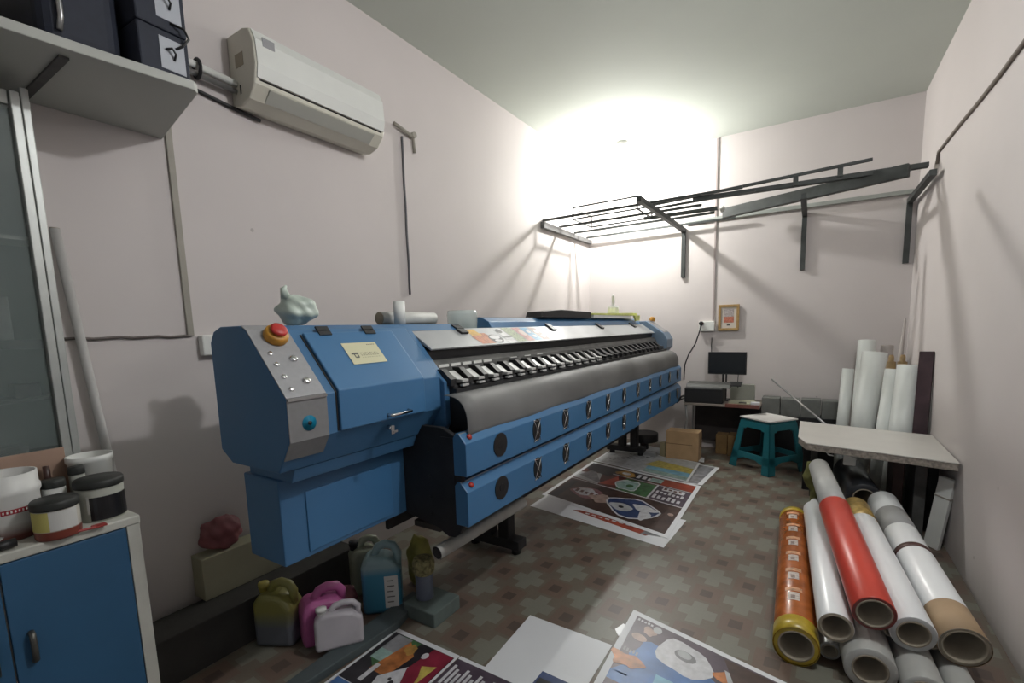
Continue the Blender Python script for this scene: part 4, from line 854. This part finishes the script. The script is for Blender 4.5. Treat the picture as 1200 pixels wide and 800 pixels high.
# ------------------------------------------------------------------ desk group at the back
dk = thing('computer_desk', (-.80, 5.5, 0), 'small cluttered desk against the back wall', 'desk')
MB().box(-1.16, -.415, 5.30, 5.80, .575, .60, mat('desk_top', (.26, .22, .19), .6, 0, .2, 8)).build('desktop', dk, .003)
MB().box(-.74, -.415, 5.295, 5.32, .575, .612, mat('red_brown_edge', (.17, .06, .045), .6, 0, .2, 8)).build('edge_strip', dk, .002)
MB().box(-.62, -.42, 5.60, 5.78, .0, .575, mat('dark_side', (.035, .028, .026), .7, 0, .2, 8)).build('side_panel', dk)
MB().box(-1.12, -.62, 5.74, 5.78, .10, .575, MATS['dark_side']).build('back_panel', dk)
b = MB(); b.tube([(-1.14, 5.33, .57), (-1.125, 5.33, .40), (-1.17, 5.34, .18), (-1.19, 5.34, 0)], .013, mat('grey_frame', (.30, .30, .29), .5, .3)); b.build('leg', dk)
b = MB(); b.tube([(-1.14, 5.72, .57), (-1.14, 5.72, 0)], .013, MATS['grey_frame']); b.build('leg', dk)
pr = thing('desktop_printer', (-.96, 5.45, .6), 'black boxy printer on the left of the desk', 'printer')
MB().box(-1.155, -.765, 5.31, 5.51, .601, .765, BLACK).build('body', pr, .012, 3)
MB().prism([(5.315, .767), (5.35, .805), (5.49, .82), (5.51, .80), (5.51, .767)], 'x', -1.14, -.70, mat('printer_lid', (.055, .055, .052), .5)).build('lid', pr, .006)
MB().prism([(5.36, .79), (5.50, .815), (5.50, .825), (5.36, .80)], 'x', -.72, -.60, BLACK).build('paper_tray', pr)
mo = thing('monitor', (-.77, 5.58, .6), 'flat black monitor on a thin stand behind the printer', 'monitor')
M_ = Matrix.Translation((-.775, 5.62, 1.015)) @ Matrix.Rotation(math.radians(-2), 4, 'Z')
MB().box(-.195, .195, -.015, .015, -.125, .12, BLACK, M_).build('bezel', mo, .004)
MB().box(-.185, .185, -.0165, -.015, -.112, .110, mat('screen', (.018, .02, .022), .25), M_).build('screen', mo)
b = MB(); b.box(-.82, -.80, 5.60, 5.62, .61, .90, DARK); b.box(-.785, -.77, 5.60, 5.62, .61, .90, DARK); b.build('stand_post', mo); MB().box(-.90, -.745, 5.54, 5.70, .6005, .612, DARK).build('stand_foot', mo, .003)
b = MB(); b.tube([(-.66, 5.62, .89), (-.665, 5.63, .78), (-.66, 5.64, .74)], .004, DARK, 6); b.build('cable', mo)
tag(MB().box(-.74, -.50, 5.66, 5.74, .60, .775, mat('pale_box', (.30, .31, .27), .7, 0, .06, 6)).build('pale_box', None, .004), 'pale grey-green box behind the papers on the desk', 'box')
b = MB(); b.prism([(-.72, 5.36), (-.52, 5.33), (-.44, 5.42), (-.50, 5.58), (-.70, 5.52)], 'z', .6005, .625, mat('cream_paper', (.45, .45, .33), .7, 0, .15, 20)); tag(b.build('paper_heap', None, .008), 'heap of cream papers at the right of the desk', 'paper')
tag(MB().box(-.50, -.42, 5.31, 5.36, .6125, .64, PAPER).build('white_booklet', None, .002), 'small white booklet at the front right desk corner', 'booklet')
tag(MB().box(-.61, -.54, 5.30, 5.325, .6255, .634, BLACK).build('black_pen_case', None, .002), 'thin black object in front of the papers on the desk', 'pen case')
b = MB(); b.tube([(-1.22, 5.34, .615), (-1.19, 5.33, .66), (-1.16, 5.34, .67)], .010, BLACK, 8); b.tube([(-1.24, 5.34, .585), (-1.19, 5.33, .63), (-1.16, 5.34, .64)], .007, BLACK, 8); tag(b.build('printer_cable'), 'black cables curving from the printer to the left', 'cable')
cx0 = thing('cardboard_box', (-1.12, 5.33, 0), 'brown cardboard box on the floor below the desk end', 'box')
MB().box(-1.295, -.96, 5.12, 5.30, 0, .31, CARD).build('box_body', cx0, .004); b = MB(); b.box(-1.29, -1.02, 5.1185, 5.1195, .168, .174, mat('box_slit', (.15, .09, .045), .8)); b.box(-.9595, -.9585, 5.18, 5.21, .14, .24, MATS['box_slit']); b.build('fold_line', cx0)
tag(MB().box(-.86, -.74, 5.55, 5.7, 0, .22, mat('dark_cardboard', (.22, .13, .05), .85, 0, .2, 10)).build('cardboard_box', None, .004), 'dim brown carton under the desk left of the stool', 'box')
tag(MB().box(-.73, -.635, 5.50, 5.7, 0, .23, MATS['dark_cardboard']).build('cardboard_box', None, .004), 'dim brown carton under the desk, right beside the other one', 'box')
b = MB(); b.cyl((-1.62, 5.40, 0.1), (-1.62, 5.40, .20), .16, BLACK, n=30); b.cyl((-1.62, 5.40, 0.0), (-1.62, 5.40, .10), .05, BLACK, n=16); tag(b.build('black_drum', None, .01), 'black round drum on the floor below the far end of the machine', 'drum')
b = MB(); b.box(-1.62, -1.40, 5.10, 5.16, 0, .05, STEEL); tag(b.build('metal_bar', None, .006), 'bright metal bar on the floor in front of the black drum', 'bar')
b = MB(); b.prism([(-1.38, 5.18), (-1.31, 5.14), (-1.30, 5.25)], 'z', 0, .16, mat('straw_card', (.35, .30, .18), .8)); tag(b.build('card_scrap'), 'pale folded card scrap beside the cardboard box', 'card')
# stool
TEAL = mat('teal_plastic', (.012, .115, .14), .35, 0, .06, 5)
stl = thing('plastic_stool', (-.30, 5.28, 0), 'teal plastic stool with cut-out sides in front of the desk', 'stool')
SM = Matrix.Translation((-.33, 5.22, 0)) @ Matrix.Rotation(math.radians(52), 4, 'Z')
hb, ht, hz = .245, .172, .50
def lerp(z): return hb+(ht-hb)*z/hz
MB().box(-ht, ht, -ht, ht, hz-.02, hz, TEAL, SM).build('seat', stl, .012, 3)
for k in range(4):
    Rk = SM @ Matrix.Rotation(k*PI/2, 4, 'Z')
    def frame_piece(b, prof):      # prof in (x, z) on the side plane; outward at +y... thickness inwards
        out = [Rk @ Vector((x, -lerp(z), z)) for x, z in prof]; inn = [Rk @ Vector((x, -lerp(z)+.014, z)) for x, z in prof]
        v0 = [b.bm.verts.new(p) for p in out]; v1 = [b.bm.verts.new(p) for p in inn]; n = len(prof); b.mi(TEAL)
        b.bm.faces.new(v0); b.bm.faces.new(v1[::-1])
        for i in range(n): b.bm.faces.new((v0[i], v1[i], v1[(i+1) % n], v0[(i+1) % n]))
    b = MB(); frame_piece(b, [(-lerp(hz-.02), hz-.02), (lerp(hz-.02), hz-.02), (lerp(.40), .40), (.10, .40), (.085, .415), (-.085, .415), (-.10, .40), (-lerp(.40), .40)]); b.build('apron', stl, .004)
    b = MB(); frame_piece(b, [(-lerp(.17), .17), (lerp(.17), .17), (lerp(.09), .09), (.13, .09), (.07, .115), (-.07, .115), (-.13, .09), (-lerp(.09), .09)]); b.build('side_rail', stl, .004)
    # one L-shaped leg at this corner (both its plates)
    b = MB(); frame_piece(b, [(-lerp(.42), .42), (-lerp(.42)+.062, .42), (-lerp(0)+.088, 0), (-lerp(0), 0)])
    Rk2 = Rk @ Matrix.Rotation(-PI/2, 4, 'Z'); Rk, Rs = Rk2, Rk
    frame_piece(b, [(lerp(.42), .42), (lerp(.42)-.062, .42), (lerp(0)-.088, 0), (lerp(0), 0)]); b.build('leg', stl, .004)
tag(MB().box(-.18, .18, -.18, .18, hz+.001, hz+.014, mat('white_board', (.62, .60, .58), .7), SM).build('white_board', None, .001), 'square whitish board lying on top of the teal stool', 'board')

# ------------------------------------------------------------------ back wall
pf = thing('picture_frame', (-.80, YB, 1.38), 'small gold-framed picture hanging above the monitor', 'picture frame')
b = MB(); fx0, fx1, fz0, fz1 = -.905, -.69, 1.365, 1.655; G = mat('gold_frame', (.36, .23, .09), .5, .2, .15, 30)
b.box(fx0, fx1, YB-.03, YB-.008, fz1-.03, fz1, G); b.box(fx0, fx1, YB-.03, YB-.008, fz0, fz0+.03, G); b.box(fx0, fx0+.028, YB-.03, YB-.008, fz0+.03, fz1-.03, G); b.box(fx1-.028, fx1, YB-.03, YB-.008, fz0+.03, fz1-.03, G); b.build('frame', pf, .003)
MB().box(fx0+.02, fx1-.02, YB-.02, YB-.006, fz0+.02, fz1-.02, mat('cream_mount', (.55, .50, .44), .7)).build('mount', pf)
b = MB(); b.box(fx0+.055, fx1-.055, YB-.022, YB-.0205, 1.52, 1.605, mat('pic_grey', (.34, .30, .29), .6, 0, .4, 50)); b.box(fx0+.055, fx1-.055, YB-.022, YB-.0205, 1.455, 1.52, mat('pic_red', (.42, .14, .09), .6, 0, .4, 50)); b.box(-.815, -.78, YB-.022, YB-.0205, 1.422, 1.435, DARK); b.build('print', pf)
sb = MB().box(-1.11, -.94, YB-.05, YB-.001, 1.365, 1.475, WHITEP).build('switchboard', None, .006); tag(sb, 'white switchboard on the back wall left of the gold picture', 'switchboard')
b = MB(); b.cyl((-1.075, YB-.05, 1.455), (-1.075, YB-.11, 1.455), .022, BLACK, n=18); b.cyl((-1.075, YB-.11, 1.455), (-1.075, YB-.125, 1.455), .012, BLACK, n=12); b.build('plug', sb)
b = MB(); b.tube([(-1.075, YB-.09, 1.44), (-1.09, YB-.10, 1.36), (-1.13, YB-.12, 1.22), (-1.20, YB-.12, 1.10), (-1.24, YB-.12, .98), (-1.25, YB-.10, .80)], .007, DARK, 8); tag(b.build('plug_cable'), 'dark cable hanging from the back wall plug towards the machine', 'cable')
b = MB(); b.tube([(-.97, YB-.012, 1.29), (-.972, YB-.012, 1.2), (-.968, YB-.015, 1.1), (-.97, YB-.05, 1.0)], .005, DARK, 8); tag(b.build('monitor_cable'), 'thin dark cable on the back wall running down behind the monitor', 'cable')
b = MB(); b.box(-.972, -.952, YB-.014, YB, 1.48, H-.01, mat('pink_grey_conduit', (.36, .31, .30), .6)); tag(b.build('conduit', None, .002), 'thin pinkish-grey vertical conduit on the back wall above the switchboard', 'conduit')
b = MB(); b.box(-1.28, .765, YB-.03, YB, 2.585, 2.625, mat('trunking', (.36, .38, .36), .6, 0, .1, 8)); tag(b.build('cable_trunking', None, .003), 'long level cable trunking on the back wall behind the rack bars', 'trunking')
b = MB(); b.tube([at(1098, 192, 'x', XR-.012), at(1100, 178, 'x', XR-.008)] + [at(px, py, 'x', XR-.008) for px, py in ((1125, 146), (1150, 116), (1175, 84), (1200, 50), (1225, 14))], .011, mat('brown_cable', (.17, .14, .12), .7)); tag(b.build('wall_cable'), 'brown cable running along the right wall up towards the front', 'cable')

# rack of steel sections resting on wall brackets
def angle(name, p0, p1, w, label, cat, group=None, t=.006, m=RACK, parent=None):
    """L-section bar"""
    p0, p1 = Vector(p0), Vector(p1); d = (p1-p0).normalized(); up = Vector((0, 0, 1)) if abs(d.z) < .8 else Vector((0, 1, 0)); s = d.cross(up).normalized(); up = s.cross(d)
    prof = [(0, 0), (w, 0), (w, t), (t, t), (t, w), (0, w)]; b = MB(); b.mi(m)
    v0 = [b.bm.verts.new(p0+s*a+up*c) for a, c in prof]; v1 = [b.bm.verts.new(p1+s*a+up*c) for a, c in prof]
    b.bm.faces.new(v0); b.bm.faces.new(v1[::-1])
    for i in range(6): b.bm.faces.new((v0[i], v1[i], v1[(i+1) % 6], v0[(i+1) % 6]))
    o = b.build(name, parent)
    if parent is None: tag(o, label, cat, group)
    return o
def bracket(x, ynear, zw, zlow, label):
    o = thing('wall_bracket', (x, YB, zw), label, 'bracket', 'angle iron brackets on the back wall')
    MB().box(x-.022, x+.022, ynear, YB-.032, zw-.045, zw, RACK).build('arm', o, .002)
    MB().box(x-.022, x+.022, YB-.033, YB-.001, zlow, zw+.0, RACK).build('upright', o, .002)
    return o
bracket(-1.30, 4.12, 2.545, 1.99, 'left bracket of dark angle iron on the back wall, longest arm')
bracket(-.115, 4.95, 2.545, 1.97, 'middle bracket of dark angle iron on the back wall')
b3 = bracket(.71, 4.80, 2.545, 1.96, 'right bracket of dark angle iron in the corner by the right wall')
lb = MB().prism([(4.52, 2.50), (5.80, 2.50), (5.80, 2.545), (4.52, 2.565)], 'x', XL+.005, XL+.05, mat('grey_channel', (.12, .12, .12), .5, .3, .2, 10)).build('wall_channel', None, .003); tag(lb, 'short grey channel fixed to the left wall carrying the rod ends', 'channel')
RG = 'thin steel rods of the rack'
for i, (y, z, x1) in enumerate(((4.56, 2.575, -.55), (4.95, 2.572, -.95), (5.35, 2.568, -.9), (5.72, 2.564, -.75))):
    tag(MB().box(XL+.006, x1, y, y+.022, z, z+.022, RACK).build('steel_rod'), ['front-most', 'second', 'third', 'rearmost'][i]+' of the four parallel rods between left wall and left bracket', 'rod', RG)
wf = thing('wire_frame', (-1.85, 5.05, 2.6), 'open box frame of thin dark rods lying on the rack near the left corner', 'frame')
fx = (-2.22, -1.52); fy = (4.78, 5.28); fz = (2.60, 2.72); tt = .007
for y in fy:
    for z in fz: MB().box(fx[0], fx[1], y-tt, y+tt, z-tt, z+tt, RACK).build('rail', wf)
for x in fx:
    for z in fz: MB().box(x-tt, x+tt, fy[0], fy[1], z-tt, z+tt, RACK).build('cross_bar', wf)
    for y in fy: MB().box(x-tt, x+tt, y-tt, y+tt, fz[0], fz[1], RACK).build('post', wf)
# heavy square tube and ladder frame
def beam(p0, p1, w, h, m):
    p0, p1 = Vector(p0), Vector(p1); d = (p1-p0).normalized(); s = d.cross(Vector((0, 0, 1))).normalized(); up = s.cross(d)
    b = MB(); b.mi(m)
    v0 = [b.bm.verts.new(p0+s*a*w/2+up*c*h/2) for a, c in ((-1,-1),(1,-1),(1,1),(-1,1))]; v1 = [b.bm.verts.new(p1+s*a*w/2+up*c*h/2) for a, c in ((-1,-1),(1,-1),(1,1),(-1,1))]
    b.bm.faces.new(v0); b.bm.faces.new(v1[::-1])
    for i in range(4): b.bm.faces.new((v0[i], v1[i], v1[(i+1) % 4], v0[(i+1) % 4]))
    return b
RG2 = 'heavy steel sections on the rack'
tag(beam((-.85, 5.60, 2.605), (.60, 5.06, 2.625), .06, .10, RACK).build('steel_beam', None, .004), 'thick dark steel beam lying on the right brackets', 'beam', RG2)
tag(beam((-1.05, 5.05, 2.665), (.73, 5.16, 2.665), .05, .04, RACK).build('steel_tube', None, .003), 'flat dark tube lying on the thick beam, reaching nearest the right wall', 'beam', RG2)
tag(beam((-1.60, 5.25, 2.60), (-.86, 5.28, 2.60), .035, .035, RACK).build('steel_tube', None, .003), 'short dark tube crossing the left bracket, ending at pale joints', 'beam', RG2)
b = MB(); b.blob((-.93, 5.42, 2.63), (.04, .03, .03), WHITEP, 2, .2, 2); b.blob((-.84, 5.44, 2.62), (.03, .03, .03), WHITEP, 6, .2, 2); tag(b.build('white_wrap'), 'white tape wrapping at the joint of the rack tubes', 'tape')
ld = thing('ladder_frame', (-.4, 5.1, 2.7), 'narrow dark ladder-like steel frame lying over the beams', 'frame')
beam((-1.45, 5.0, 2.665), (.36, 5.09, 2.765), .03, .022, RACK).build('rail', ld); beam((-1.45, 5.01, 2.63), (-.5, 5.04, 2.655), .03, .018, RACK).build('rail', ld)
for t in (.70, .88): 
    x = -1.45+t*1.81; z = 2.665+t*.10; MB().box(x-.02, x+.02, 5.0+t*.09-.01, 5.0+t*.09+.01, z-.085, z, RACK).build('rung', ld)

# ------------------------------------------------------------------ lamp fitting on the back wall
lf = thing('pendant_bulb', (-1.86, 5.30, 3.0), 'bright bare bulb hanging from the ceiling near the back left corner', 'lamp')
MB().lathe([(0, 0), (.05, 0), (.05, .02), (0, .03)], (-1.86, 5.30, H), (0, 0, -1), WHITEP, 24).build('ceiling_rose', lf)
b = MB(); b.cyl((-1.86, 5.30, 3.19), (-1.86, 5.30, H-.02), .004, WHITEP, n=8); b.build('cord', lf)
MB().lathe([(0, 0), (.018, 0), (.02, .06), (0, .06)], (-1.86, 5.30, 3.145), (0, 0, 1), WHITEP, 20).build('holder', lf)
BG = mat('bulb_glow', (1, 1, 1), .5, emit=(1, 1, .94), es=40)
BG.use_nodes = True
b = MB(); b.lathe([(0, 0), (.02, .004), (.034, .02), (.036, .04), (.02, .075), (.016, .085)], (-1.86, 5.30, 3.06), (0, 0, 1), BG, 24); bo = b.build('bulb', lf); bo.visible_shadow = True
lf2 = thing('pendant_bulb', (.36, 1.78, 3.0), 'bare bulb hanging from the ceiling near the front right, out of view', 'lamp')
b = MB(); b.cyl((.36, 1.78, 3.12), (.36, 1.78, H), .004, WHITEP, n=8); b.build('cord', lf2)
b = MB(); b.lathe([(0, 0), (.02, .004), (.034, .02), (.036, .04), (.02, .075), (.016, .085)], (.36, 1.78, 3.04), (0, 0, 1), BG, 24); b.build('bulb', lf2)
